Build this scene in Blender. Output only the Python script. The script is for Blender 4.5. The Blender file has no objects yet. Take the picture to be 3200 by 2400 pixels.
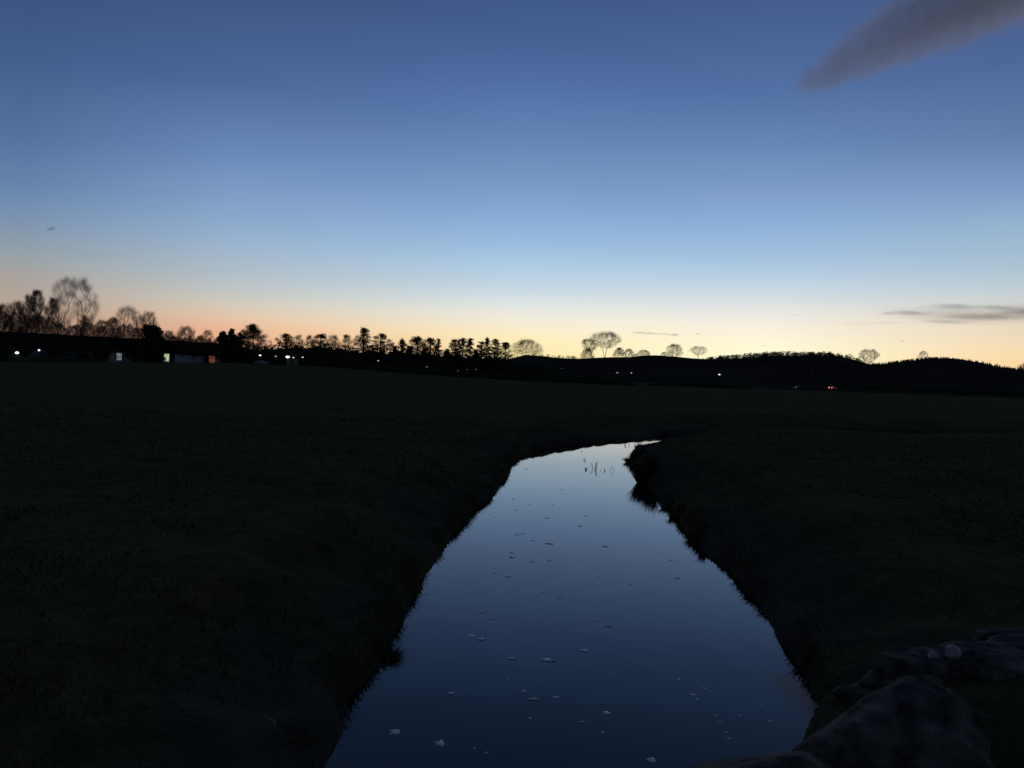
import bpy, math, random
import numpy as np
from mathutils import Vector

sc = bpy.context.scene
COL = sc.collection
R = math.radians
rng = random.Random(7)

# ------------------------------------------------------------------ camera
F = 2590.0                       # focal length in pixels of the 3200 x 2400 photograph
EYE = 2.6                        # eye height over the meadow (z = 0)
WATER = -1.0                     # stream level
ROLL, PITCH = R(2.1), math.atan(36 / F)
c_r, s_r = math.cos(ROLL), math.sin(ROLL)
FWD = Vector((0, math.cos(PITCH), -math.sin(PITCH)))
UP0 = Vector((0, math.sin(PITCH), math.cos(PITCH)))
RT0 = Vector((1, 0, 0))
RT = RT0 * c_r + UP0 * s_r
UP = UP0 * c_r - RT0 * s_r
CAM = Vector((0, 0, EYE))


def ray(px, py):
    return FWD + RT * ((px - 1600) / F) + UP * ((1200 - py) / F)


def at(px, py, Y):               # world point seen at that pixel, Y metres ahead
    d = ray(px, py)
    return CAM + d * (Y / d.y)


def on_z(px, py, z):             # world point on a level surface
    d = ray(px, py)
    return CAM + d * ((z - EYE) / d.z)


cam_data = bpy.data.cameras.new('camera')
cam = bpy.data.objects.new('camera', cam_data)
COL.objects.link(cam)
from mathutils import Matrix
m3 = Matrix((RT, UP, -FWD)).transposed()
cam.matrix_world = Matrix.Translation(CAM) @ m3.to_4x4()
cam_data.sensor_width = 36.0
cam_data.lens = 36.0 * F / 3200
cam_data.clip_start = 0.05
cam_data.clip_end = 60000
sc.camera = cam


# ------------------------------------------------------------------ helpers
def lin(c):
    return tuple(((v / 255) / 12.92 if v / 255 <= 0.04045 else ((v / 255 + 0.055) / 1.055) ** 2.4) for v in c)


def tag(o, label=None, cat=None, group=None, kind=None):
    if label: o['label'] = label
    if cat: o['category'] = cat
    if group: o['group'] = group
    if kind: o['kind'] = kind
    return o


def empty(name, loc, label, cat, group=None, rz=0.0):
    o = bpy.data.objects.new(name, None)
    o.empty_display_size = 0.2
    o.location = loc
    o.rotation_euler = (0, 0, rz)
    COL.objects.link(o)
    return tag(o, label, cat, group)


class MB:
    def __init__(s):
        s.v, s.f = [], []

    def tube(s, pts, rad, n=4):
        base = len(s.v)
        k = len(pts)
        for i, p in enumerate(pts):
            a = pts[max(i - 1, 0)]
            b = pts[min(i + 1, k - 1)]
            t = (Vector(b) - Vector(a)).normalized()
            u = t.cross(Vector((0.13, 0.97, 0.2))).normalized()
            w = t.cross(u)
            for j in range(n):
                an = 2 * math.pi * j / n
                s.v.append(tuple(Vector(p) + (u * math.cos(an) + w * math.sin(an)) * rad[i]))
        for i in range(k - 1):
            for j in range(n):
                a = base + i * n + j
                b = base + i * n + (j + 1) % n
                s.f.append((a, b, b + n, a + n))
        s.f.append(tuple(base + j for j in range(n))[::-1])
        s.f.append(tuple(base + (k - 1) * n + j for j in range(n)))

    def box(s, x0, x1, y0, y1, z0, z1, tx=0.0, ty=0.0):
        b = len(s.v)
        for z, ex, ey in ((z0, 0, 0), (z1, tx, ty)):
            s.v += [(x0 + ex, y0 + ey, z), (x1 - ex, y0 + ey, z), (x1 - ex, y1 - ey, z), (x0 + ex, y1 - ey, z)]
        for q in ((0, 3, 2, 1), (4, 5, 6, 7), (0, 1, 5, 4), (1, 2, 6, 5), (2, 3, 7, 6), (3, 0, 4, 7)):
            s.f.append(tuple(b + i for i in q))

    def tri(s, p, size, r):
        b = len(s.v)
        for _ in range(3):
            s.v.append((p[0] + r.uniform(-size, size), p[1] + r.uniform(-size, size), p[2] + r.uniform(-size, size) * 0.8))
        s.f.append((b, b + 1, b + 2))

    def build(s, name, mat, parent=None, smooth=False, bevel=0.0):
        me = bpy.data.meshes.new(name)
        me.from_pydata([tuple(v) for v in s.v], [], s.f)
        if smooth:
            me.polygons.foreach_set('use_smooth', [True] * len(me.polygons))
        me.update()
        o = bpy.data.objects.new(name, me)
        COL.objects.link(o)
        me.materials.append(mat)
        if parent: o.parent = parent
        if bevel:
            b = o.modifiers.new('bevel', 'BEVEL')
            b.width = bevel
            b.segments = 2
        return o


# ------------------------------------------------------------------ materials
def new_mat(name):
    m = bpy.data.materials.new(name)
    m.use_nodes = True
    nt = m.node_tree
    return m, nt, nt.nodes['Principled BSDF']


def mat_noise(name, c0, c1, scale=3.0, rough=0.9, spec=0.15, bump=0.0, bscale=20.0, detail=5):
    m, nt, bs = new_mat(name)
    tc = nt.nodes.new('ShaderNodeTexCoord')
    nz = nt.nodes.new('ShaderNodeTexNoise')
    nz.inputs['Scale'].default_value = scale
    nz.inputs['Detail'].default_value = detail
    rp = nt.nodes.new('ShaderNodeValToRGB')
    rp.color_ramp.elements[0].position = 0.35
    rp.color_ramp.elements[0].color = (*c0, 1)
    rp.color_ramp.elements[1].position = 0.68
    rp.color_ramp.elements[1].color = (*c1, 1)
    nt.links.new(tc.outputs['Object'], nz.inputs['Vector'])
    nt.links.new(nz.outputs['Fac'], rp.inputs['Fac'])
    nt.links.new(rp.outputs['Color'], bs.inputs['Base Color'])
    bs.inputs['Roughness'].default_value = rough
    bs.inputs['Specular IOR Level'].default_value = spec
    if bump:
        n2 = nt.nodes.new('ShaderNodeTexNoise')
        n2.inputs['Scale'].default_value = bscale
        n2.inputs['Detail'].default_value = 8
        bp = nt.nodes.new('ShaderNodeBump')
        bp.inputs['Strength'].default_value = bump
        bp.inputs['Distance'].default_value = 0.05
        nt.links.new(tc.outputs['Object'], n2.inputs['Vector'])
        nt.links.new(n2.outputs['Fac'], bp.inputs['Height'])
        nt.links.new(bp.outputs['Normal'], bs.inputs['Normal'])
    return m


def mat_glow(name, col, strength):
    m, nt, bs = new_mat(name)
    bs.inputs['Base Color'].default_value = (0.2, 0.2, 0.2, 1)
    bs.inputs['Emission Color'].default_value = (*col, 1)
    bs.inputs['Emission Strength'].default_value = strength
    return m


BARK = mat_noise('bark', (0.03, 0.024, 0.018), (0.075, 0.06, 0.045), 2.5, 0.95, 0.1, 0.4)
TWIG = mat_noise('twigs', (0.05, 0.034, 0.024), (0.10, 0.068, 0.045), 1.0, 0.95, 0.1)
NEEDLE = mat_noise('needles', (0.014, 0.026, 0.014), (0.035, 0.055, 0.026), 1.2, 0.9, 0.1)
LEAF = mat_noise('evergreen_leaf', (0.014, 0.024, 0.014), (0.04, 0.05, 0.026), 1.0, 0.9, 0.1)
BLADE = mat_noise('grass_blade', (0.030, 0.035, 0.015), (0.070, 0.064, 0.030), 1.6, 0.95, 0.05)
DRY = mat_noise('dry_stalk', (0.10, 0.085, 0.06), (0.26, 0.22, 0.16), 6.0, 0.9, 0.1)
DEAD = mat_noise('dead_stem', (0.02, 0.018, 0.014), (0.05, 0.042, 0.03), 9.0, 0.9, 0.1)
FOAM = mat_noise('foam', (0.62, 0.63, 0.64), (0.86, 0.86, 0.85), 40.0, 0.85, 0.3, 0.5, 90.0)
_n = FOAM.node_tree
_b = _n.nodes['Principled BSDF']; _b.inputs['Coat Weight'].default_value = 1.0; _b.inputs['Coat IOR'].default_value = 1.4; _b.inputs['Coat Roughness'].default_value = 0.12
_t = _n.nodes.new('ShaderNodeBsdfTranslucent'); _t.inputs['Color'].default_value = (0.85, 0.86, 0.87, 1)
_x = _n.nodes.new('ShaderNodeMixShader'); _x.inputs[0].default_value = 0.25
_n.links.new(_n.nodes['Principled BSDF'].outputs[0], _x.inputs[1]); _n.links.new(_t.outputs[0], _x.inputs[2]); _n.links.new(_x.outputs[0], _n.nodes['Material Output'].inputs['Surface'])
ROCK = mat_noise('lichen_rock', (0.018, 0.020, 0.017), (0.135, 0.132, 0.105), 4.2, 0.95, 0.12, 1.0, 14.0, 12)
PEBBLE = mat_noise('pebble', (0.08, 0.08, 0.075), (0.16, 0.155, 0.14), 8.0, 0.85, 0.3, 0.4, 30.0)
PALE_STONE = mat_noise('pale_stone', (0.20, 0.20, 0.18), (0.36, 0.35, 0.32), 9.0, 0.85, 0.3, 0.4, 30.0)
HILL = mat_noise('hill_turf', (0.018, 0.02, 0.016), (0.034, 0.034, 0.028), 0.02, 1.0, 0.0)
WOOD = mat_noise('winter_wood', (0.022, 0.02, 0.016), (0.055, 0.046, 0.036), 0.06, 1.0, 0.0)
CONIFER = mat_noise('conifer_wood', (0.012, 0.02, 0.014), (0.03, 0.04, 0.026), 0.06, 1.0, 0.0)
POLE = mat_noise('dark_pole', (0.03, 0.03, 0.032), (0.05, 0.05, 0.052), 4.0, 0.5, 0.4)
WALLM = mat_noise('shed_wall', (0.46, 0.47, 0.49), (0.60, 0.61, 0.63), 0.6, 0.95, 0.05)
ROOFM = mat_noise('shed_roof', (0.006, 0.006, 0.006), (0.014, 0.014, 0.014), 0.5, 1.0, 0.0)
DARKM = mat_noise('dark_panel', (0.03, 0.03, 0.035), (0.05, 0.05, 0.055), 2.0, 0.6, 0.3)
TYRE = mat_noise('tyre_rubber', (0.015, 0.015, 0.015), (0.03, 0.03, 0.03), 6.0, 0.9, 0.2)
PALE_PAINT = mat_noise('pale_paint', (0.26, 0.265, 0.27), (0.34, 0.345, 0.35), 1.0, 0.35, 0.5)
DARK_PAINT = mat_noise('dark_paint', (0.02, 0.022, 0.03), (0.03, 0.033, 0.045), 1.0, 0.35, 0.5)
GLASSM = mat_noise('car_glass', (0.01, 0.012, 0.014), (0.016, 0.018, 0.02), 1.0, 0.15, 0.6)
TARMAC = mat_noise('tarmac', (0.04, 0.04, 0.042), (0.06, 0.06, 0.06), 1.5, 0.95, 0.1)


# ------------------------------------------------------------------ sky
world = bpy.data.worlds.new('World')
sc.world = world
world.use_nodes = True
nt = world.node_tree
bg = nt.nodes['Background']
tc = nt.nodes.new('ShaderNodeTexCoord')
sx = nt.nodes.new('ShaderNodeSeparateXYZ')
nt.links.new(tc.outputs['Generated'], sx.inputs[0])


def wmath(op, a, b=None, clamp=False):
    n = nt.nodes.new('ShaderNodeMath')
    n.operation = op
    n.use_clamp = clamp
    for i, v in enumerate((a, b)):
        if v is None: continue
        if isinstance(v, (int, float)):
            n.inputs[i].default_value = v
        else:
            nt.links.new(v, n.inputs[i])
    return n.outputs[0]


elev = wmath('ARCSINE', sx.outputs['Z'])
epos = wmath('DIVIDE', elev, R(90))
# stretch the first degrees: ramp position = sqrt(elevation / 90)
epos = wmath('SQRT', wmath('MAXIMUM', epos, 0.0))
azim = wmath('ARCTAN2', sx.outputs['X'], sx.outputs['Y'])

ZEN = (0.046, 0.064, 0.120)
SKY = [   # azimuth in degrees, [(elevation in degrees, sRGB)]
    (-30.7, [(0.0, (190, 148, 126)), (2.2, (187, 157, 137)), (3.5, (178, 164, 152)), (4.75, (168, 162, 158)), (5.55, (155, 162, 165)),
             (6.6, (141, 156, 171)), (8.35, (118, 145, 178)), (10.3, (98, 130, 172)), (13.0, (82, 112, 160)), (16.8, (66, 95, 145)), (20.5, (58, 83, 131))]),
    (-19.2, [(0.0, (226, 160, 132)), (1.4, (236, 172, 139)), (2.3, (234, 185, 152)), (3.0, (227, 197, 170)), (3.9, (208, 201, 187)), (4.8, (190, 196, 195)), (5.8, (176, 189, 199)),
             (6.8, (165, 184, 203)), (7.8, (152, 179, 207)), (9.7, (135, 165, 203)), (13.3, (104, 138, 190)), (17.6, (74, 105, 158)), (23.0, (60, 84, 133))]),
    (0.0, [(0.0, (255, 226, 160)), (1.3, (255, 231, 168)), (2.4, (254, 237, 187)), (3.1, (250, 237, 206)), (4.0, (238, 235, 222)), (4.9, (219, 228, 228)), (5.95, (196, 214, 227)),
           (7.2, (176, 206, 229)), (8.7, (155, 190, 224)), (11.05, (132, 168, 215)), (13.3, (116, 149, 197)), (16.4, (95, 129, 182)), (19.4, (78, 110, 168)), (22.3, (66, 95, 148)), (25.0, (60, 86, 139))]),
    (17.2, [(0.0, (255, 243, 186)), (1.9, (255, 252, 214)), (2.65, (254, 247, 217)), (3.65, (248, 240, 222)), (4.55, (235, 233, 227)), (5.4, (216, 223, 226)), (6.6, (191, 212, 229)),
            (8.05, (165, 195, 225)), (10.3, (140, 175, 218)), (12.5, (124, 157, 203)), (15.3, (100, 135, 186)), (18.6, (80, 112, 166)), (24.1, (65, 91, 142))]),
    (30.7, [(0.0, (248, 205, 150)), (1.7, (252, 218, 168)), (2.3, (250, 222, 177)), (3.9, (233, 217, 194)), (5.0, (212, 213, 206)), (6.2, (190, 205, 214)), (7.4, (170, 194, 212)), (9.9, (146, 178, 208)),
            (11.9, (122, 155, 200)), (15.0, (95, 126, 174)), (18.9, (76, 103, 157)), (24.0, (62, 88, 138))]),
]


def ramp(stops, hi):
    n = nt.nodes.new('ShaderNodeValToRGB')
    el = n.color_ramp.elements
    def soft(e, c):          # the blues overhead are a little greyer than pure
        k = 0.06 * min(1.0, max(0.0, (e - 6) / 6)); g = 0.3 * c[0] + 0.59 * c[1] + 0.11 * c[2]
        return tuple(v + (g - v) * k for v in c)
    pts = [(math.sqrt(e / 90), lin(soft(e, c))) for e, c in stops]
    last = pts[-1][1]
    pts.append((math.sqrt(40 / 90), tuple(0.5 * a + 0.5 * b for a, b in zip(last, hi))))
    pts.append((math.sqrt(65 / 90), hi))
    while len(el) < len(pts): el.new(0.5)
    for e, (p, c) in zip(el, pts):
        e.position = p
        e.color = (*c, 1)
    nt.links.new(epos, n.inputs['Fac'])
    return n.outputs['Color']


def mix(fac, a, b):
    n = nt.nodes.new('ShaderNodeMix')
    n.data_type = 'RGBA'
    nt.links.new(fac, n.inputs['Factor'])
    nt.links.new(a, n.inputs['A'])
    nt.links.new(b, n.inputs['B'])
    return n.outputs['Result']


def span(a0, a1):
    n = nt.nodes.new('ShaderNodeMapRange')
    n.interpolation_type = 'LINEAR'
    n.inputs['From Min'].default_value = R(a0)
    n.inputs['From Max'].default_value = R(a1)
    nt.links.new(azim, n.inputs['Value'])
    return n.outputs['Result']


EAST = [(0.0, (54, 58, 70)), (8.0, (58, 66, 84)), (20.0, (48, 60, 88))]
east = ramp(EAST, ZEN)
colr = mix(span(-105, -30.7), east, ramp(SKY[0][1], ZEN))
for (a0, _), (a1, st) in zip(SKY, SKY[1:]):
    colr = mix(span(a0, a1), colr, ramp(st, ZEN))
colr = mix(span(30.7, 110), colr, east)
nt.links.new(colr, bg.inputs['Color'])
bg.inputs['Strength'].default_value = 1.0

# the sun has set: it shines from below the horizon and only the clouds still catch it
sun_d = bpy.data.lights.new('sun', 'SUN')
sun_d.energy = 0.55
sun_d.angle = R(0.5)
sun_d.color = (1.0, 0.68, 0.86)
sun = bpy.data.objects.new('sun', sun_d)
COL.objects.link(sun)
sun_el, sun_az = R(-1.6), R(9)
sdir = Vector((math.sin(sun_az) * math.cos(sun_el), math.cos(sun_az) * math.cos(sun_el), math.sin(sun_el)))
sun.rotation_euler = (-sdir).to_track_quat('-Z', 'Y').to_euler()

sc.view_settings.view_transform = 'Standard'
sc.view_settings.look = 'None'
sc.view_settings.exposure = 0.0
sc.view_settings.gamma = 1.0


# ------------------------------------------------------------------ stream outline and ground
LEFT_PX = [(1005, 2440), (1024, 2385), (1046, 2310), (1066, 2246), (1078, 2220), (1120, 2140), (1185, 2062), (1200, 2040), (1262, 1935), (1290, 1880), (1328, 1812), (1352, 1765), (1382, 1712),
           (1402, 1686), (1424, 1662), (1462, 1622), (1498, 1586), (1530, 1555), (1556, 1526), (1584, 1490), (1599, 1466), (1598, 1450),
           (1622, 1428), (1660, 1408), (1720, 1397), (1780, 1387), (1850, 1381), (1920, 1378), (1985, 1376), (2040, 1366), (2075, 1359)]
RIGHT_PX = [(2566, 2212), (2535, 2125), (2480, 2055), (2440, 2005), (2400, 1935), (2352, 1866), (2310, 1812), (2262, 1772), (2214, 1733), (2184, 1706), (2158, 1672), (2128, 1636),
            (2098, 1602), (2066, 1562), (2040, 1532), (2010, 1504), (1990, 1482), (1976, 1460), (1968, 1440), (1972, 1420), (1990, 1402), (2022, 1388), (2070, 1378)]
left = [(-1.4, -12.0), (-1.4, 2.0), (-1.42, 5.5)] + [tuple(on_z(x, y, WATER)[:2]) for x, y in LEFT_PX]
right = [(1.0, -12.0), (1.0, 2.0), (1.05, 5.5), (1.2, 6.5), (1.75, 6.9), (2.4, 7.2), (2.85, 7.6), (3.1, 8.4)] + [tuple(on_z(x, y, WATER)[:2]) for x, y in RIGHT_PX]
lx, ly = left[-1]
rx, ry = right[-1]
left += [(lx + 8, ly + 6), (lx + 22, ly + 11), (lx + 45, ly + 17), (lx + 90, ly + 30), (lx + 200, ly + 45)]
right += [(rx + 8, ry + 5), (rx + 22, ry + 9), (rx + 45, ry + 14), (rx + 90, ry + 26), (rx + 200, ry + 41)]
POLY = np.array(left + right[::-1])


def sdf(x, y):
    x = np.asarray(x, float); y = np.asarray(y, float)
    best = np.full(x.shape, 1e18)
    inside = np.zeros(x.shape, bool)
    n = len(POLY)
    for i in range(n):
        ax, ay = POLY[i]
        bx, by = POLY[(i + 1) % n]
        ex, ey = bx - ax, by - ay
        t = np.clip(((x - ax) * ex + (y - ay) * ey) / (ex * ex + ey * ey + 1e-12), 0, 1)
        d = (x - ax - t * ex) ** 2 + (y - ay - t * ey) ** 2
        best = np.minimum(best, d)
        if ay != by:
            cross = (ay > y) != (by > y)
            xi = ax + (y - ay) * ex / ey
            inside ^= cross & (x < xi)
    d = np.sqrt(best)
    return np.where(inside, -d, d)


_tabs = {}


def vnoise(x, y, scale, seed):
    if seed not in _tabs:
        _tabs[seed] = np.random.RandomState(seed).rand(256, 256)
    t = _tabs[seed]
    u = np.asarray(x, float) / scale; v = np.asarray(y, float) / scale
    i = np.floor(u).astype(int); j = np.floor(v).astype(int)
    fu = u - i; fv = v - j
    fu = fu * fu * (3 - 2 * fu); fv = fv * fv * (3 - 2 * fv)
    i0, i1, j0, j1 = i % 256, (i + 1) % 256, j % 256, (j + 1) % 256
    return (t[i0, j0] * (1 - fu) + t[i1, j0] * fu) * (1 - fv) + (t[i0, j1] * (1 - fu) + t[i1, j1] * fu) * fv - 0.5


def sstep(a, b, x):
    t = np.clip((x - a) / (b - a), 0, 1)
    return t * t * (3 - 2 * t)


def ground(x, y):
    x = np.asarray(x, float); y = np.asarray(y, float)
    # meadow level far from the stream
    far = 2.3 * np.exp(-((x + 75) / 48) ** 2) * sstep(110, 250, y) * (1 - 0.6 * sstep(400, 900, y))
    field = far + 0.30 * vnoise(x, y, 17, 1) * sstep(6, 30, y) + 0.14 * vnoise(x, y, 4.1, 2) + 0.10 * vnoise(x, y, 1.5, 3) + 0.05 * vnoise(x, y, 0.5, 4)
    field = field + 0.22 * np.maximum(vnoise(x, y, 2.6, 9), 0) * sstep(4, 9, x) * (1 - sstep(45, 60, y))
    wob = 0.13 * vnoise(x, y, 0.9, 5) + 0.07 * vnoise(x, y, 0.3, 6)
    s = sdf(x, y) + wob * 0.9
    width = 2.7 + 1.1 * vnoise(x, y, 6, 7) + 5.0 * sstep(42, 50, y) * (1 - sstep(60, 90, x))
    liph = 0.20 + 0.22 * vnoise(x, y, 1.7, 8)
    neck = np.exp(-((x - 8.0) / 2.6) ** 2 - ((y - 45) / 5.0) ** 2)
    liph = liph * (1 - 0.88 * neck)
    width = width + 5.0 * neck
    lip = liph * sstep(0.0, 0.12, s)
    up = np.clip((s - 0.08) / width, 0, 1)
    rise = (1 - lip) * (up ** 0.85 * (1 - 0.25 * up) / 0.75)
    bank = WATER + lip + np.clip(rise, 0, 1) * np.where(up > 0, 1, 0)
    bank = np.minimum(bank, 0.0)
    bank = bank + (0.22 * vnoise(x, y, 1.1, 11) + 0.12 * vnoise(x, y, 0.45, 12)) * sstep(0.04, 0.25, up) * (1 - sstep(0.6, 1.0, up)) * (1 - neck)
    k = sstep(0.55, 1.0, up)
    h = bank * (1 - k) + k * 0.0 + field * sstep(0.05, 0.9, up)
    bed = WATER - 0.02 - 0.5 * sstep(0, 0.8, -s)
    return np.where(s <= 0, bed, h)


def gz(x, y):
    return float(ground(np.array([x]), np.array([y]))[0])


def axis(lo, hi, fine0, fine1, step, grow):
    a = list(np.arange(fine0, fine1, step))
    d, p = step, a[-1]
    while p < hi:
        d *= grow; p += d; a.append(p)
    d, p = step, a[0]
    b = []
    while p > lo:
        d *= grow; p -= d; b.append(p)
    return np.array(b[::-1] + a)


xs = axis(-7000, 7000, -5.0, 9.0, 0.075, 1.085)
ya = list(np.arange(5.0, 20.0, 0.09))
while ya[-1] < 60: ya.append(ya[-1] + 0.09 + 0.12 * (ya[-1] - 20) / 40)
d_ = 0.22
while ya[-1] < 6500:
    d_ *= 1.075; ya.append(ya[-1] + d_)
yb = [5.0]
d_ = 0.09
while yb[-1] > -400:
    d_ *= 1.15; yb.append(yb[-1] - d_)
ys = np.array(yb[:0:-1] + ya)
GX, GY = np.meshgrid(xs, ys)
GZ = ground(GX, GY)
nx, ny = len(xs), len(ys)
co = np.stack([GX, GY, GZ], -1).reshape(-1, 3)
ii = np.arange(nx * ny).reshape(ny, nx)
quads = np.stack([ii[:-1, :-1], ii[:-1, 1:], ii[1:, 1:], ii[1:, :-1]], -1).reshape(-1, 4)
me = bpy.data.meshes.new('ground')
me.vertices.add(len(co)); me.vertices.foreach_set('co', co.ravel())
me.loops.add(quads.size); me.loops.foreach_set('vertex_index', quads.ravel())
me.polygons.add(len(quads))
me.polygons.foreach_set('loop_start', np.arange(0, quads.size, 4))
me.polygons.foreach_set('loop_total', np.full(len(quads), 4))
me.polygons.foreach_set('use_smooth', np.ones(len(quads), bool))
me.update(); me.validate()
SD = sdf(GX, GY).ravel()
at_ = me.attributes.new('mud', 'FLOAT', 'POINT')
mud = (1 - np.clip((SD - 0.2) / 2.2, 0, 1)) * (0.55 + 0.9 * vnoise(GX, GY, 3.0, 21).ravel() + 0.5 * vnoise(GX, GY, 0.7, 22).ravel())
at_.data.foreach_set('value', np.clip(mud, 0, 1).astype(np.float32))
gm, nt2, bs = new_mat('meadow_turf')
tcn = nt2.nodes.new('ShaderNodeTexCoord')
cols = []
for sc_, c0, c1 in ((0.25, (0.026, 0.032, 0.013), (0.056, 0.055, 0.025)), (3.0, (0.016, 0.021, 0.008), (0.072, 0.062, 0.028))):
    nz = nt2.nodes.new('ShaderNodeTexNoise'); nz.inputs['Scale'].default_value = sc_; nz.inputs['Detail'].default_value = 7
    nt2.links.new(tcn.outputs['Object'], nz.inputs['Vector'])
    rp = nt2.nodes.new('ShaderNodeValToRGB')
    rp.color_ramp.elements[0].position = 0.36; rp.color_ramp.elements[0].color = (*c0, 1)
    rp.color_ramp.elements[1].position = 0.66; rp.color_ramp.elements[1].color = (*c1, 1)
    nt2.links.new(nz.outputs['Fac'], rp.inputs['Fac'])
    cols.append(rp.outputs['Color'])
mx = nt2.nodes.new('ShaderNodeMix'); mx.data_type = 'RGBA'; mx.inputs['Factor'].default_value = 0.5
nt2.links.new(cols[0], mx.inputs['A']); nt2.links.new(cols[1], mx.inputs['B'])
an = nt2.nodes.new('ShaderNodeAttribute'); an.attribute_name = 'mud'
mx2 = nt2.nodes.new('ShaderNodeMix'); mx2.data_type = 'RGBA'
nt2.links.new(an.outputs['Fac'], mx2.inputs['Factor'])
nt2.links.new(mx.outputs['Result'], mx2.inputs['A'])
mx2.inputs['B'].default_value = (0.034, 0.032, 0.034, 1)
nt2.links.new(mx2.outputs['Result'], bs.inputs['Base Color'])
bs.inputs['Roughness'].default_value = 1.0
bs.inputs['Specular IOR Level'].default_value = 0.0
bs.inputs['Sheen Weight'].default_value = 0.055
bs.inputs['Sheen Roughness'].default_value = 0.45
bs.inputs['Sheen Tint'].default_value = (0.62, 0.64, 0.38, 1)
nb = nt2.nodes.new('ShaderNodeTexNoise'); nb.inputs['Scale'].default_value = 9; nb.inputs['Detail'].default_value = 9
bp = nt2.nodes.new('ShaderNodeBump'); bp.inputs['Strength'].default_value = 0.8; bp.inputs['Distance'].default_value = 0.06
nt2.links.new(tcn.outputs['Object'], nb.inputs['Vector']); nt2.links.new(nb.outputs['Fac'], bp.inputs['Height']); nt2.links.new(bp.outputs['Normal'], bs.inputs['Normal'])
me.materials.append(gm)
ground_o = bpy.data.objects.new('ground', me)
COL.objects.link(ground_o)
tag(ground_o, kind='structure')

# water: one level sheet in the channel
wm, nt3, wb = new_mat('stream_water')
wb.inputs['Base Color'].default_value = (0.004, 0.005, 0.005, 1)
wb.inputs['Roughness'].default_value = 0.02
wb.inputs['IOR'].default_value = 1.36
wb.inputs['Specular IOR Level'].default_value = 0.5
tcw = nt3.nodes.new('ShaderNodeTexCoord')
mp = nt3.nodes.new('ShaderNodeMapping'); mp.inputs['Scale'].default_value = (1.0, 0.6, 1.0)
nw = nt3.nodes.new('ShaderNodeTexNoise'); nw.inputs['Scale'].default_value = 3.0; nw.inputs['Detail'].default_value = 3
bw = nt3.nodes.new('ShaderNodeBump'); bw.inputs['Strength'].default_value = 0.07; bw.inputs['Distance'].default_value = 0.02
nt3.links.new(tcw.outputs['Object'], mp.inputs['Vector']); nt3.links.new(mp.outputs['Vector'], nw.inputs['Vector'])
nt3.links.new(nw.outputs['Fac'], bw.inputs['Height']); nt3.links.new(bw.outputs['Normal'], wb.inputs['Normal'])
wmb = MB()
wx = [-8, -4, 0, 4, 8, 14, 24, 60, 260]
wy = [-12, 0, 8, 16, 24, 32, 40, 48, 56, 70, 120]
for y in wy:
    for x in wx: wmb.v.append((x, y, WATER))
for j in range(len(wy) - 1):
    for i in range(len(wx) - 1):
        a = j * len(wx) + i
        wmb.f.append((a, a + 1, a + 1 + len(wx), a + len(wx)))
tag(wmb.build('water', wm), kind='structure')


# ------------------------------------------------------------------ hills
def ridge(pts, dist, front, back, mat=HILL, seed=0, drop=0):
    xs_ = np.array([p[0] for p in pts], float); ys_ = np.array([p[1] for p in pts], float)
    px = np.arange(xs_[0], xs_[-1] + 1, 10.0)
    py = np.interp(px, xs_, ys_) + drop
    tv = np.concatenate([np.linspace(0, 0.6, 14), np.linspace(0.6, 1, 9)[1:]])
    m = MB()
    for i, (a, b) in enumerate(zip(px, py)):
        c = at(a, b, dist)
        for t in tv:
            if t < 0.6:
                yy = dist - front * (1 - t / 0.6); k = math.sin(t / 0.6 * math.pi / 2) ** 1.3
            else:
                yy = dist + back * (t - 0.6) / 0.4; k = math.cos((t - 0.6) / 0.4 * math.pi / 2) ** 1.3
            x = c.x * (0.6 + 0.4 * yy / dist)
            z = -1.0 + (c.z + 1.0) * k + (1 - k) * k * 8 * float(vnoise(x, yy, 60, 31 + seed))
            m.v.append((x, yy, z))
    n = len(tv)
    for i in range(len(px) - 1):
        for j in range(n - 1):
            a = i * n + j
            m.f.append((a, a + n, a + n + 1, a + 1))
    return tag(m.build('hills', mat, smooth=True), kind='structure')


RA = [(1480, 1182), (1560, 1130), (1640, 1110), (1690, 1113), (1740, 1119), (1800, 1122), (1850, 1119), (1900, 1117), (1960, 1117), (2000, 1112), (2045, 1111), (2100, 1115), (2150, 1120), (2200, 1123), (2270, 1123), (2340, 1135), (2420, 1165), (2480, 1190)]
RB = [(2120, 1178), (2180, 1140), (2240, 1124), (2300, 1121), (2340, 1117), (2400, 1114), (2440, 1112), (2500, 1113), (2560, 1113), (2600, 1116), (2630, 1126), (2660, 1140), (2720, 1165), (2780, 1190)]
RC = [(2540, 1190), (2600, 1150), (2640, 1136), (2700, 1138), (2740, 1138), (2800, 1142), (2900, 1160), (2980, 1200)]
RD = [(2600, 1190), (2680, 1150), (2740, 1140), (2780, 1135), (2850, 1127), (2900, 1121), (2960, 1121), (3000, 1128), (3040, 1138), (3080, 1149), (3120, 1153), (3160, 1155), (3200, 1154), (3300, 1150), (3500, 1165), (3800, 1200)]
RE = [(-1500, 1060), (-400, 1080), (0, 1090), (500, 1106), (1000, 1124), (1500, 1142), (2000, 1160), (2600, 1180)]
RF = [(3000, 1222), (3300, 1190), (3800, 1200), (5200, 1230)]
ridge(RA, 600, 230, 160, seed=1)
ridge(RB, 800, 260, 180, seed=2)
ridge(RC, 1100, 260, 200, seed=3)
ridge(RD, 1700, 500, 500, seed=4)
ridge(RE, 3200, 800, 800, seed=5)
ridge(RF, 1200, 400, 400, seed=6)


def ridge_y(pts, px):
    return float(np.interp(px, [p[0] for p in pts], [p[1] for p in pts]))


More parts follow.
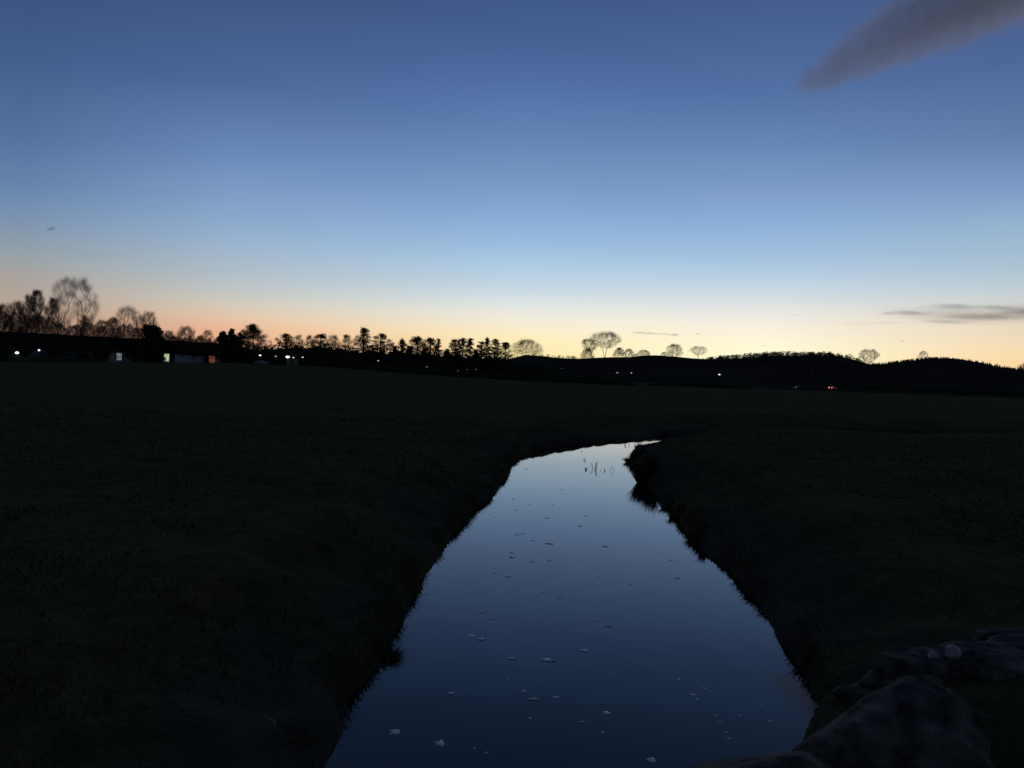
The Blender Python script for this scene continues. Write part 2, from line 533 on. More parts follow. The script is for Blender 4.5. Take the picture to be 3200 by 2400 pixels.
# far woods: one mass each
def wood(pts, x0, x1, dist, front, n, hmin, hmax, mat, conifer, seed, label):
    r = random.Random(seed)
    m = MB()
    for k in range(n):
        px = r.uniform(x0, x1)
        t = 0.0 if k < n * 0.45 else r.random() ** 1.2
        c = at(px, ridge_y(pts, px), dist)
        yy = dist - front * t * 0.75 + r.uniform(-12, 12)
        kk = math.cos(t * 0.75 * math.pi / 2) ** 1.3
        x = c.x * (0.6 + 0.4 * yy / dist)
        h = r.uniform(hmin, hmax)
        z = -1.0 + (c.z + 1.0) * kk - h * (0.38 if conifer else 0.45)
        if conifer:
            w = h * r.uniform(0.2, 0.3)
            for tier in range(3):
                b = len(m.v)
                zb = z + h * (0.05 + 0.28 * tier); zt = z + h * (0.5 + 0.25 * tier)
                rr = w * (1 - 0.28 * tier)
                m.v.append((x, yy, zt))
                for j in range(6):
                    a = j * math.pi / 3 + r.random()
                    m.v.append((x + rr * math.cos(a) * r.uniform(0.7, 1.2), yy + rr * math.sin(a), zb + r.uniform(-0.08, 0.08) * h))
                for j in range(6): m.f.append((b, b + 1 + j, b + 1 + (j + 1) % 6))
        else:
            w = h * r.uniform(0.35, 0.6)
            m.tube([(x, yy, z), (x + r.uniform(-.3, .3), yy, z + h * 0.6)], [h * 0.03, h * 0.015], 3)
            for j in range(64):
                u = r.random(); a = r.uniform(0, 2 * math.pi)
                zz = z + h * (-0.15 + 1.15 * u)
                rr = w * (0.25 + 0.75 * math.sin(min(1, 0.15 + u) * math.pi * 0.93)) * math.sqrt(r.random())
                m.tri((x + rr * math.cos(a), yy + rr * math.sin(a), zz), h * 0.13, r)
    o = m.build('woodland', mat)
    return tag(o, label, 'woodland', kind='stuff')


wood(RB, 2195, 2650, 800, 260, 520, 4.0, 8.0, WOOD, False, 3, 'bare winter woodland covering the low rounded hill')
wood(RD, 2700, 3330, 1700, 500, 1100, 5.0, 8.0, CONIFER, True, 4, 'dense conifer plantation covering the far smooth hill')
wood(RA, 1660, 1800, 600, 200, 46, 2.0, 4.0, WOOD, False, 5, 'low bare scrub on the dip of the skyline')
wood(RC, 2640, 2760, 1100, 200, 60, 2.0, 4.5, WOOD, False, 6, 'thin scrub along the saddle between two wooded hills')


# ------------------------------------------------------------------ trees
def finish_tree(name, label, cat, group, loc, trunk, crown, tmat, cmat):
    t = empty(name, loc, label, cat, group)
    trunk.build('trunk', tmat, t)
    crown.build('crown', cmat, t)
    return t


ENV = {
    'fan': (0.16, 0.12, 0.55), 'dome': (0.16, 0.20, 0.35), 'tall': (0.40, 0.36, 0.45), 'upright': (0.10, 0.06, 0.25),
    'scrub': (0.04, 0.02, 0.20), 'vee': (0.34, 0.18, 0.80),
}


LG = 'bare trees behind the long shed'


def env_r(style, t):
    if style == 'fan':
        return min(1.0, max(0.05, (t - 0.02) / 0.58)) ** 0.85 * math.sqrt(max(0.0, 1 - (max(0, t - 0.6) / 0.4) ** 2.4))
    if style == 'dome':
        return math.sqrt(max(0, 1 - ((t - 0.38) / 0.62) ** 2)) if t > 0.38 else 0.72 + 0.28 * t / 0.38
    if style == 'tall':
        return math.sqrt(max(0, 1 - (abs(t - 0.66) / 0.34) ** 2.2)) if t > 0.66 else 0.40 + 0.60 * max(0, (t - 0.40)) / 0.26
    if style == 'upright':
        return (0.55 + 0.45 * min(1, t / 0.45)) * max(0, 1 - t) ** 0.40 * 1.25
    if style == 'vee':
        return math.sqrt(max(0, 1 - (abs(t - 0.72) / 0.28) ** 2)) if t > 0.72 else 0.3 + 0.7 * max(0, (t - 0.34)) / 0.38
    return math.sqrt(max(0, 1 - t * t))


def bare_tree(px, ytop, wpx, Y, style, seed, label, zb=None, thin=1.0, name='bare_tree', lean=0.0, group=None, cat='tree', n=None, stems=1, clump=0.3):
    r = random.Random(seed)
    rs = np.random.RandomState(seed)
    top = at(px, ytop, Y)
    bx = top.x
    z0 = gz(bx, Y) - 0.1 if zb is None else zb
    H = top.z - z0
    W = wpx / F * Y * (1.3 if group == LG else 1.05)
    t0, fork, shell = ENV[style]
    n = n or (700 if wpx > 90 else 480 if wpx > 45 else 260)
    off = r.uniform(0, 100)
    P = []
    while len(P) < n:
        t = t0 + (0.965 - t0) * r.random() ** 0.8
        q = (shell + (1 - shell) * r.random()) if r.random() < 0.65 else math.sqrt(r.random())
        an = r.uniform(0, 6.283)
        rr = env_r(style, t) * W * 0.47 * q
        x, y = rr * math.cos(an), rr * math.sin(an)
        cl = vnoise(np.array([x + off + y * 0.4]), np.array([t * H * 1.3 + y * 0.5]), max(1.2, W * 0.2), 71)[0]
        if cl < -0.1 and r.random() < clump: continue
        P.append((x + lean * W * t, y, t * H))
    P = np.array(P)
    nodes = [np.array([0.0, 0.0, 0.0])]; par = [-1]; plen = [0.0]
    for k in range(stems):
        dx = (k - (stems - 1) / 2) * W * 0.10
        prev = 0
        for i in range(1, 4):
            u = i / 3
            q = np.array([dx * u + lean * W * fork * u + r.uniform(-.01, .01) * H, r.uniform(-.01, .01) * H, fork * H * u])
            nodes.append(q); par.append(prev)
            plen.append(plen[prev] + np.linalg.norm(q - nodes[prev])); prev = len(nodes) - 1
    bf = 0.42
    start = 1 if style in ('scrub', 'upright', 'fan') else 2
    bc = np.full(n, 1e9); bn = np.zeros(n, int)
    def relax(i):
        d = np.linalg.norm(P - nodes[i], axis=1)
        down = np.maximum(0, nodes[i][2] - P[:, 2])
        c = d + bf * (plen[i] + d) + 1.2 * down
        m = c < bc
        bc[m] = c[m]; bn[m] = i
    for i in range(start, len(nodes)): relax(i)
    done = np.zeros(n, bool)
    for _ in range(n):
        i = int(np.argmin(np.where(done, 1e9, bc)))
        done[i] = True
        b_ = int(bn[i]); d = P[i] - nodes[b_]; L = float(np.linalg.norm(d))
        last = b_
        if L > 0.09 * H:
            k_ = min(4, int(L / (0.07 * H)))
            for j in range(1, k_):
                q = nodes[b_] + d * j / k_ + rs.normal(0, 0.010 * H, 3) + np.array([0, 0, 0.02 * H * math.sin(math.pi * j / k_)])
                nodes.append(q); par.append(last); plen.append(plen[last] + L / k_); last = len(nodes) - 1
                relax(last)
        nodes.append(P[i]); par.append(last); plen.append(plen[last] + float(np.linalg.norm(P[i] - nodes[last])))
        relax(len(nodes) - 1)
    N = len(nodes)
    cnt = [0] * N; kids = [0] * N
    for i in range(N - 1, 0, -1):
        if kids[i] == 0: cnt[i] += 1
        cnt[par[i]] += cnt[i]; kids[par[i]] += 1
    trad = 0.016 * H * (1.25 if style in ('tall', 'dome') else 1.0) / math.sqrt(stems) * (0.6 if style == 'scrub' else 1)
    tip = trad / max(1, cnt[0]) ** 0.52
    trunk, crown = MB(), MB()
    fine = []
    for i in range(1, N):
        a, b_ = nodes[par[i]], nodes[i]
        r1 = tip * cnt[i] ** 0.52
        r0 = min(tip * cnt[par[i]] ** 0.52, r1 * 1.35)
        if cnt[i] >= 5 or i <= 3 * stems:
            trunk.tube([tuple(a), tuple(b_)], [r0, r1], 5)
        else:
            fine.append((a, b_, 1.0))
    cen = np.array([lean * W * 0.4, 0, fork * H])
    area = 0.75 * W * H * (1 - t0)
    idx = [i for i in range(4, N) if cnt[i] <= 3]
    want = 22000 if wpx > 140 else 9000 if wpx > 90 else 5200 if wpx > 45 else 2400
    pick = rs.choice(idx, want)
    NP_ = np.array(nodes); pr_ = np.array(par)
    A = NP_[pick] + (NP_[pr_[pick]] - NP_[pick]) * rs.rand(want)[:, None] + rs.normal(0, 0.022 * (H * W) ** 0.5, (want, 3))
    d0 = NP_[pick] - NP_[pr_[pick]]; d0 /= np.linalg.norm(d0, axis=1)[:, None] + 1e-6
    o_ = A - cen; o_ /= np.linalg.norm(o_, axis=1)[:, None] + 1e-6
    upw = 0.85 if style in ('fan', 'upright') else 0.3
    D = d0 * 0.4 + o_ * 0.5 + np.array([0, 0, upw]) + rs.normal(0, 0.48, (want, 3))
    D /= np.linalg.norm(D, axis=1)[:, None] + 1e-6
    LN = (0.075 if wpx > 140 else 0.105 if wpx > 60 else 0.085) * (H * W) ** 0.5 * rs.uniform(0.45, 1.2, want)
    x_cov = 1.1 * thin
    wid = x_cov * area / (LN.sum() * 0.85)
    S = np.cross(D, rs.normal(0, 1, (want, 3))); S /= np.linalg.norm(S, axis=1)[:, None] + 1e-6
    B = A + D * LN[:, None]
    for i_ in range(want):
        q = len(crown.v)
        crown.v += [tuple(A[i_] - S[i_] * wid * 0.5), tuple(A[i_] + S[i_] * wid * 0.5), tuple(B[i_] + S[i_] * wid * 0.3), tuple(B[i_] - S[i_] * wid * 0.3)]
        crown.f.append((q, q + 1, q + 2, q + 3))
    for a, b_, w_ in fine:
        crown.tube([tuple(a), tuple(b_)], [tip * 0.8, tip * 0.5], 3)
    return finish_tree(name, label, cat, group, (bx, Y, z0), trunk, crown, BARK, TWIG)


def clumps(m, cx, cy, cz, rx_, rz_, n, size, r):
    for _ in range(n):
        a = r.uniform(0, 2 * math.pi); u = r.uniform(-1, 1); q = r.random() ** 0.45
        s = math.sqrt(1 - u * u)
        m.tri((cx + rx_ * q * s * math.cos(a), cy + rx_ * q * s * math.sin(a), cz + rz_ * q * u), size, r)


def pine(px, ytop, wpx, Y, seed, label, style='pine', bottom=0.35, name='pine_tree', group='pines along the field edge'):
    r = random.Random(seed)
    top = at(px, ytop, Y)
    z0 = gz(top.x, Y) - 0.1
    H = top.z - z0
    W = wpx / F * Y / 2 * 1.5
    trunk, crown = MB(), MB()
    tp = [Vector((0, 0, 0))]
    for i in range(1, 5): tp.append(Vector((r.uniform(-.12, .12), r.uniform(-.12, .12), H * 0.96 * i / 4)))
    trunk.tube(tp, [0.30, 0.25, 0.19, 0.12, 0.04], 7)
    h0 = H * bottom
    lob = [(r.uniform(0, 6.28), r.uniform(0, 6.28), r.randint(1, 3)) for _ in range(4)]

    def prof(t, a):
        if style == 'spruce':
            base = (1 - t) ** 0.72 * 1.02 + 0.07
        elif style == 'round':
            base = math.sqrt(max(0.02, 1 - (max(0, t - 0.3) / 0.72) ** 2)) * (0.8 + 0.2 * min(1, t * 4))
        else:
            base = math.sqrt(max(0.02, 1 - (max(0, t - 0.45) / 0.57) ** 2)) * (0.86 + 0.14 * math.sin(t * 8 + lob[1][0]))
        k = 1 + 0.17 * sum(math.sin(f_ * a + p_ + 5 * t + q_ * t) for p_, q_, f_ in lob[:3])
        return base * k

    vol = W * (H - h0)
    Nc = int(34 + vol * 2.6)
    for i in range(Nc):
        t = r.random() ** (1.25 if style == 'spruce' else 0.95)
        a = r.uniform(0, 6.283)
        q = math.sqrt(r.random()) * 0.84
        L = W * prof(t, a) * q
        z = h0 + (H - h0) * t * 0.965
        cr = (0.36 + 0.15 * W) * r.uniform(0.65, 1.15)
        cx, cy = L * math.cos(a), L * math.sin(a)
        if i % 3 == 0: trunk.tube([(0, 0, max(z - 0.5, 0.3)), (cx, cy, z)], [0.06, 0.02], 3)
        clumps(crown, cx, cy, z + 0.12 * L, cr, cr * r.uniform(0.4, 0.75), int(40 + 34 * cr), 0.19, r)
    for i in range(12):
        clumps(crown, 0, 0, h0 + (H - h0) * i / 12, 0.45, 0.6, 26, 0.2, r)
    clumps(crown, 0, 0, H - 0.45, 0.36, 0.45, 40, 0.17, r)
    return finish_tree(name, label, 'tree', group, (top.x, Y, z0), trunk, crown, BARK, NEEDLE)


def bush(px, ytop, wpx, Y, seed, label, zb=None, name='evergreen_bush', mat=LEAF, group=None, cat='bush', dens=1.0, size=0.26):
    r = random.Random(seed)
    top = at(px, ytop, Y)
    z0 = (gz(top.x, Y) - 0.1) if zb is None else zb
    H = (top.z - z0) * 1.07
    W = wpx / F * Y / 2
    trunk, crown = MB(), MB()
    k = 30
    for j in range(k):
        a = r.uniform(0, 6.28); u = math.sqrt(r.random()); t = r.uniform(0.10, 0.88)
        w = W * 0.74 * u * math.sqrt(max(0.05, 1 - (t - 0.25) ** 2 * 1.3))
        c = Vector((w * math.cos(a), w * math.sin(a), H * t * (1 - 0.25 * u * u)))
        trunk.tube([(0, 0, 0), (c.x * 0.4, c.y * 0.4, c.z * 0.5), tuple(c)], [0.09 * H / 6, 0.06 * H / 6, 0.02 * H / 6], 4)
        cr = min(W * 0.42, H * 0.34) * r.uniform(0.6, 1.05)
        clumps(crown, c.x, c.y, c.z, cr, min(cr * 0.9, H - c.z), int(120 * dens), size * max(1, H / 7), r)
    return finish_tree(name, label, cat, group, (top.x, Y, z0), trunk, crown, BARK, mat)


def crest(pts, px, dist):
    return at(px, ridge_y(pts, px), dist).z - 0.4


LG = 'bare trees behind the long shed'
for a in [
    (8, 950, 76, 300, 'scrub', 'bushy bare tree behind the shed roof, directly above the brightest floodlight', 1.5),
    (52, 942, 66, 304, 'upright', 'bare tree with a ragged narrow top, second outward from the dense bare thicket tree', 1.3),
    (92, 922, 64, 308, 'upright', 'bare many-stemmed tree above the smaller floodlight, lower than its taller neighbour', 1.5),
    (118, 906, 56, 303, 'upright', 'tallest of the thin bare trees beside the big fan-shaped willow', 1.3),
    (166, 930, 60, 310, 'scrub', 'dense bare tree half hidden behind the big fan-shaped willow', 1.2),
    (268, 985, 60, 312, 'scrub', 'small reddish bare tree just beyond the foot of the big willow', 0.9),
    (318, 1000, 60, 306, 'scrub', 'low bare scrub tree in the dip between the willow and the round-headed tree', 1.2),
    (356, 992, 56, 311, 'scrub', 'low bare tree touching the near side of the round-headed fan tree', 1.1),
    (462, 976, 76, 309, 'upright', 'bare tree rising behind the dark evergreen bush', 1.0),
    (528, 1034, 56, 306, 'scrub', 'low bare shrub between the dark evergreen bush and the mop-headed tree', 1.1),
    (582, 1022, 66, 308, 'dome', 'small mop-headed bare tree standing alone over the shed roof', 1.4),
    (650, 1030, 50, 312, 'scrub', 'wispy bare shrub at the end of the shed roof beside dark conifers', 0.8),
    (762, 1030, 40, 312, 'scrub', 'pale wispy bare tree squeezed between two dark conifers', 1.0),
    (934, 1046, 44, 312, 'scrub', 'wispy bare tree next to the lone flat-layered pine', 0.9),
    (968, 1048, 40, 316, 'scrub', 'faint bare tree just before the dome-shaped dark pine', 0.9),
    (1042, 1047, 56, 312, 'scrub', 'bare bushy tree just after the dome-shaped dark pine', 1.1),
    (1084, 1046, 46, 314, 'scrub', 'bare dense tree touching the tallest tiered pine', 1.3),
    (1226, 1072, 34, 316, 'scrub', 'tiny wispy bare tree in the gap after the two-tiered pines', 0.7),
]:
    bare_tree(a[0], a[1], a[2], a[3], a[4], int(a[0]) + 11, a[5], thin=a[6], group=LG)
bare_tree(231, 868, 152, 288, 'fan', 5, 'tallest bare tree, a fan-shaped willow with forked trunk above the shed', thin=0.8, name='willow_tree', n=620, stems=2, clump=0.0)
bare_tree(402, 957, 112, 306, 'dome', 17, 'round-headed bare tree with a fan of fine branches above the white-lit doorway', thin=0.8)
bush(474, 1000, 92, 296, 41, 'dark domed evergreen behind the shed above the yellow-lit doorway', dens=1.6)
bush(700, 1024, 46, 296, 42, 'dark round-topped evergreen, first of the clump above the red doorway', dens=1.4)
bush(726, 1022, 44, 300, 43, 'dark round evergreen in the middle of the clump above the red doorway', dens=1.4)
for a in [(1163, 1072, 34, 'low dark bush between the tallest tiered pine and its round-headed neighbour'), (1234, 1076, 30, 'low dark bush before the small pointed pine'), (1282, 1070, 30, 'dark bush between the small pointed pine and the ragged one'),
          (1328, 1074, 34, 'dark bush between the ragged pine and the flat-topped one'), (1398, 1080, 34, 'low dark bush in the gap before the dense clump of pines'), (1490, 1084, 30, 'low dark bush in the gap after the dense clump of pines')]:
    bush(a[0], a[1], a[2], 301, int(a[0]), a[3], dens=1.1)
bush(752, 1029, 34, 298, 44, 'lowest dark evergreen in the clump beside the broad conifer', dens=1.2)

for a in [
    (792, 1014, 92, 294, 'spruce', 0.28, 'broad dark conical conifer beside the dip in the skyline'),
    (894, 1043, 46, 296, 'pine', 0.55, 'lone flat-layered pine just after the dip in the skyline'),
    (1003, 1044, 46, 296, 'round', 0.4, 'dome-shaped dark pine between wispy bare trees'),
    (1138, 1024, 58, 292, 'spruce', 0.34, 'tallest tiered pine, pointed, in the middle of the tree row'),
    (1191, 1043, 54, 296, 'round', 0.45, 'round-headed pine with spreading lower tiers beside the tallest pine'),
    (1258, 1057, 40, 298, 'spruce', 0.4, 'small pointed pine standing between two gaps'),
    (1306, 1051, 54, 296, 'round', 0.38, 'ragged pine with sky showing low between its branches'),
    (1346, 1056, 46, 300, 'pine', 0.4, 'flat-topped pine touching a thin spiky one'),
    (1371, 1057, 26, 298, 'spruce', 0.4, 'thin spiky pine leaning against a flat-topped pine'),
    (1424, 1060, 40, 300, 'round', 0.36, 'pine at the outer edge of the dense double-headed pair'),
    (1448, 1056, 36, 297, 'round', 0.34, 'full dark pine in the middle of the dense clump'),
    (1470, 1057, 28, 302, 'pine', 0.36, 'narrow pine with a lit gap in its crown, end of the dense clump'),
    (1505, 1066, 36, 300, 'round', 0.34, 'low rounded pine at the foot of the pointed one'),
    (1523, 1052, 30, 296, 'spruce', 0.34, 'pointed pine rising over a low rounded one'),
    (1549, 1058, 36, 298, 'round', 0.34, 'pine with a knobbly top close beside the pointed one'),
    (1580, 1069, 36, 300, 'round', 0.4, 'last small pine, next to the spreading bare oak'),
]:
    pine(a[0], a[1], a[2], a[3], int(a[0]), a[6], a[4], a[5])

bare_tree(1647, 1063, 108, 420, 'dome', 71, 'wide spreading bare oak at the end of the pine row', thin=1.5, name='oak_tree', zb=at(1647, 1118, 420).z)
bare_tree(1892, 1039, 102, 585, 'tall', 90, 'tall umbrella-crowned bare tree with twin trunks on the ridge', thin=1.35, zb=at(1892, 1122, 585).z, stems=2)
bare_tree(1853, 1060, 54, 588, 'tall', 14, 'slim leaning bare tree beside the umbrella-crowned one', thin=1.4, zb=at(1856, 1122, 588).z, lean=-0.25)
for a in [
    (1836, 1090, 52, 592, 'scrub', 'rounded bare thicket at the foot of the slim leaning tree', 1.1),
    (1936, 1087, 46, 594, 'scrub', 'bare thicket at the foot of the umbrella-crowned tree', 1.0),
    (1966, 1091, 40, 596, 'dome', 'low bare tree with one branch pointing away from the thicket', 0.9),
    (1987, 1106, 24, 598, 'scrub', 'tiny bare bush starting the small rounded grove', 0.9),
    (2013, 1094, 46, 596, 'dome', 'small rounded bare grove tree on the top of the bump', 1.0),
    (2074, 1100, 24, 598, 'scrub', 'tiny bare bush just before the brush-like tree', 0.8),
    (2108, 1077, 66, 592, 'upright', 'brush-like bare tree with many upright stems on the ridge', 0.7),
    (2183, 1083, 60, 596, 'tall', 'open thin-crowned bare tree standing alone just before the wooded hill', 0.5),
]:
    bare_tree(a[0], a[1], a[2], a[3], a[4], int(a[0]) + 5, a[5], thin=a[6] * 1.7, zb=at(a[0], ridge_y(RA, a[0]) + 5, a[3]).z, group='bare trees on the ridge')
bare_tree(2583, 1103, 54, 810, 'dome', 23, 'pale wispy bare tree topping the end of the wooded hill', zb=crest(RB, 2583, 800) - 1, thin=1.2)
bare_tree(2716, 1093, 66, 1090, 'fan', 29, 'fan-shaped bare tree alone on the saddle between two hills', zb=crest(RC, 2716, 1090) - 1, thin=1.1)
bush(2656, 1118, 24, 1090, 45, 'small round bush at the foot of the wooded hill', zb=crest(RC, 2656, 1090) - 1, mat=WOOD, name='round_bush', dens=0.5)
bare_tree(2673, 1130, 16, 1085, 'scrub', 31, 'tiny bare bush between the round bush and the fan-shaped tree', zb=crest(RC, 2673, 1090) - 1, thin=1.0)
bare_tree(2886, 1097, 40, 1690, 'scrub', 37, 'faint wispy bare tree sticking out of the conifer hilltop', zb=crest(RD, 2886, 1690) - 1, thin=0.9)
bush(3146, 1144, 42, 1690, 46, 'low olive-coloured round wood edge beyond the conifer hill', zb=at(3146, 1160, 1690).z, mat=WOOD, name='round_bush', dens=0.6)
bush(3200, 1136, 44, 1600, 47, 'dark bush cut by the border at the end of the skyline', zb=at(3200, 1165, 1600).z, mat=WOOD, name='round_bush', dens=1.0)


# tree belt under the pines: a mass of undergrowth nobody could count
BELT = [(738, 1092), (760, 1078), (828, 1084), (850, 1086), (880, 1079), (930, 1074), (975, 1073), (1000, 1068), (1025, 1069), (1068, 1079), (1100, 1086), (1140, 1088), (1175, 1090), (1186, 1085), (1212, 1087), (1222, 1082),
        (1255, 1089), (1281, 1086), (1304, 1096), (1335, 1098), (1370, 1096), (1396, 1090), (1420, 1094), (1460, 1096), (1495, 1102), (1545, 1100), (1580, 1104), (1610, 1110), (1660, 1109), (1690, 1108), (1720, 1124), (1760, 1150)]
r = random.Random(3)
mb = MB()
bxs = np.arange(738, 1762, 3.0)
core = []
for px in bxs:
    py = float(np.interp(px, [p[0] for p in BELT], [p[1] for p in BELT]))
    py += 14 * float(vnoise(px, 0.0, 22.0, 81)) + 9 * float(vnoise(px, 0.0, 8.0, 82)) - 3 if 760 < px < 1600 else 0
    top = at(px, py, 304)
    zg = gz(top.x, 304)
    hh = top.z - zg
    core.append((top.x, zg, hh))
    for _ in range(44):
        u = r.random() ** 0.7
        mb.tri((top.x + r.uniform(-.5, .5), 304 + r.uniform(-5, 7), zg + hh * u * r.uniform(0.92, 1.03)), 0.42, r)
n0 = len(mb.v)
for (x, zg, hh) in core:
    w = 0.86 + r.uniform(-.06, .06)
    for dy, k in ((-6, 0.0), (-5.2, 0.55), (-2.5, 0.85), (1, 0.93), (5, 0.7), (7, 0.0)):
        mb.v.append((x, 304 + dy + r.uniform(-.4, .4), zg - 0.2 + hh * k * w))
for i in range(len(core) - 1):
    for j in range(5):
        a = n0 + i * 6 + j
        mb.f.append((a, a + 6, a + 7, a + 1))
tag(mb.build('woodland', LEAF), 'dark undergrowth mass at the foot of the pine row', 'undergrowth', kind='stuff')


# brushwood behind the shed: fine bare stems nobody could count
BR = [(-60, 975), (0, 970), (40, 980), (70, 974), (110, 968), (150, 988), (200, 1008), (240, 1016), (285, 1004), (330, 1006), (380, 1020), (430, 1024), (500, 1036), (560, 1046), (620, 1052), (680, 1060), (730, 1066)]
rs = np.random.RandomState(77)
mb = MB()
nb_ = 42000
bpx = rs.uniform(-60, 735, nb_)
bpy_ = np.interp(bpx, [p[0] for p in BR], [p[1] for p in BR]) + 26 * vnoise(bpx, bpx * 0, 26.0, 78) + 16 * vnoise(bpx, bpx * 0, 9.0, 79)
for i in range(nb_):
    Yb = 318 + rs.uniform(-5, 7)
    t_ = at(float(bpx[i]), float(bpy_[i]), Yb)
    hgt = t_.z
    u = rs.rand() ** 0.8
    z_ = 0.3 * hgt + 0.7 * hgt * u
    L_ = rs.uniform(0.5, 1.3)
    dx_, dy_ = rs.normal(0, 0.45, 2)
    q = len(mb.v)
    ax_ = rs.uniform(-.026, .026)
    mb.v += [(t_.x - 0.045, Yb + ax_, z_ - L_), (t_.x + 0.045, Yb - ax_, z_ - L_), (t_.x + dx_, Yb + dy_, z_)]
    mb.f.append((q, q + 1, q + 2))
tag(mb.build('brushwood', TWIG), 'fine bare brushwood filling in behind the long shed', 'brushwood', kind='stuff')


# hedges at the far edge of the meadow
def hedge(pts, h0, h1, seed, label, depth=1.6):
    r = random.Random(seed)
    m = MB()
    P = [Vector((x, y, 0)) for x, y in pts]
    rows = []
    for a, b in zip(P, P[1:]):
        L = (b - a).length
        n = max(2, int(L / 1.2))
        for i in range(n):
            c = a.lerp(b, i / n)
            k_ = (a is P[0]) * i if a is P[0] else 99
            e_ = (n - i) if b is P[-1] else 99
            h = r.uniform(h0, h1) * min(1.0, 0.15 + 0.12 * min(k_, e_))
            zg = gz(c.x, c.y)
            rows.append((c, zg, h))
            for _ in range(14):
                m.tri((c.x + r.uniform(-.8, .8), c.y + r.uniform(-depth / 2, depth / 2), zg + h * r.random() ** 0.6 * 1.04), 0.22, r)
    n0 = len(m.v)
    for c, zg, h in rows:
        for dy, k in ((-.5, -0.1), (-.5, .5), (-.3, .9), (.3, .92), (.5, .5), (.5, -0.1)):
            m.v.append((c.x, c.y + dy * depth + r.uniform(-.1, .1), zg + h * k + r.uniform(-.08, .08)))
    for i in range(len(rows) - 1):
        for j in range(5):
            a = n0 + i * 6 + j
            m.f.append((a, a + 6, a + 7, a + 1))
    return tag(m.build('hedge', LEAF), label, 'hedge', group='hedges round the meadow')


hedge([(-190, 255), (-150, 252), (-122, 254)], 1.6, 2.4, 1, 'dark hedge below the floodlights at the shed end')
hedge([(-60, 284), (-20, 268), (10, 258), (40, 258)], 1.6, 2.6, 2, 'dark hedge in front of the pine row')
hedge([(42, 260), (64, 272), (84, 286)], 1.8, 2.6, 3, 'dark hedge below the ridge with the umbrella-crowned tree')
hedge([(86, 287), (106, 302), (150, 318), (215, 330), (300, 340)], 0.6, 0.9, 4, 'low dark hedge in front of the far road with the red tail lights')
hedge([(60, 405), (120, 415), (200, 420), (330, 430)], 2.6, 4.2, 5, 'taller dark hedge behind the far road')
hedge([(-20, 420), (60, 404)], 3.0, 4.5, 6, 'tall dark hedge between the pine row and the far road')

# road beyond the meadow
mr = MB()
rp_ = [(40, 372), (90, 374), (150, 377), (220, 380), (340, 386)]
for x, y in rp_:
    for dy in (-2.6, 2.6): mr.v.append((x, y + dy, gz(x, y + dy) + 0.12))
for i in range(len(rp_) - 1):
    a = 2 * i
    mr.f.append((a, a + 2, a + 3, a + 1))
tag(mr.build('road', TARMAC), kind='structure')


# ------------------------------------------------------------------ long shed
SA, SB = at(-90, 1120, 254), at(738, 1120, 322)
S0 = Vector((SA.x, SA.y)); S1 = Vector((SB.x, SB.y))
sl = (S1 - S0).length
sd = (S1 - S0).normalized()
shed = empty('long_shed', (S0.x, S0.y, 0), 'long low grey farm shed with dark roof and lit doorways', 'shed', rz=math.atan2(sd.y, sd.x))
ZE, ZR, DEP = 5.0, 9.75, 22.0
# local frame: x along the front wall, +y away from the viewer
w = MB()
w.v += [(0, 0, -0.5), (sl, 0, -0.5), (sl, DEP, -0.5), (0, DEP, -0.5), (0, 0, ZE), (sl, 0, ZE), (sl, DEP, ZE), (0, DEP, ZE), (0, DEP / 2, ZR - 0.2), (sl, DEP / 2, ZR - 0.2)]
w.f += [(0, 1, 5, 4), (2, 3, 7, 6), (1, 2, 6, 9, 5), (3, 0, 4, 8, 7)]
w.build('wall', WALLM, shed)
rf = MB()
for y0, z0, y1, z1 in ((-0.6, ZE - 0.1, DEP / 2, ZR), (DEP + 0.6, ZE - 0.1, DEP / 2, ZR)):
    b = len(rf.v)
    for dz in (0, 0.18):
        rf.v += [(-0.5, y0, z0 + dz), (sl + 0.5, y0, z0 + dz), (sl + 0.5, y1, z1 + dz), (-0.5, y1, z1 + dz)]
    for q in ((0, 1, 2, 3), (4, 5, 6, 7), (0, 1, 5, 4), (1, 2, 6, 5), (3, 0, 4, 7)):
        rf.f.append(tuple(b + i for i in q))
rf.build('roof', ROOFM, shed)


def wall_u(px):                  # distance along the shed front of an image column
    d = ray(px, 1118)
    k = d.x / d.y
    # S0 + u sd : x = k y
    return (k * S0.y - S0.x) / (sd.x - k * sd.y)


def panel(name, px0, px1, z0, z1, mat, label=None, proud=0.06, frame=True):
    u0, u1 = wall_u(px0), wall_u(px1)
    m = MB()
    m.box(u0, u1, -proud, -0.01, z0, z1)
    o = m.build(name, mat, shed)
    if label: o['label'] = label
    if frame:
        f = MB()
        f.box(u0 - 0.12, u0 - 0.005, -proud - 0.05, -0.012, z0, z1 + 0.12)
        f.box(u1 + 0.005, u1 + 0.12, -proud - 0.05, -0.012, z0, z1 + 0.12)
        f.box(u0 - 0.12, u1 + 0.12, -proud - 0.052, -0.013, z1 + 0.122, z1 + 0.24)
        f.build('frame', DARKM, o)
    return o


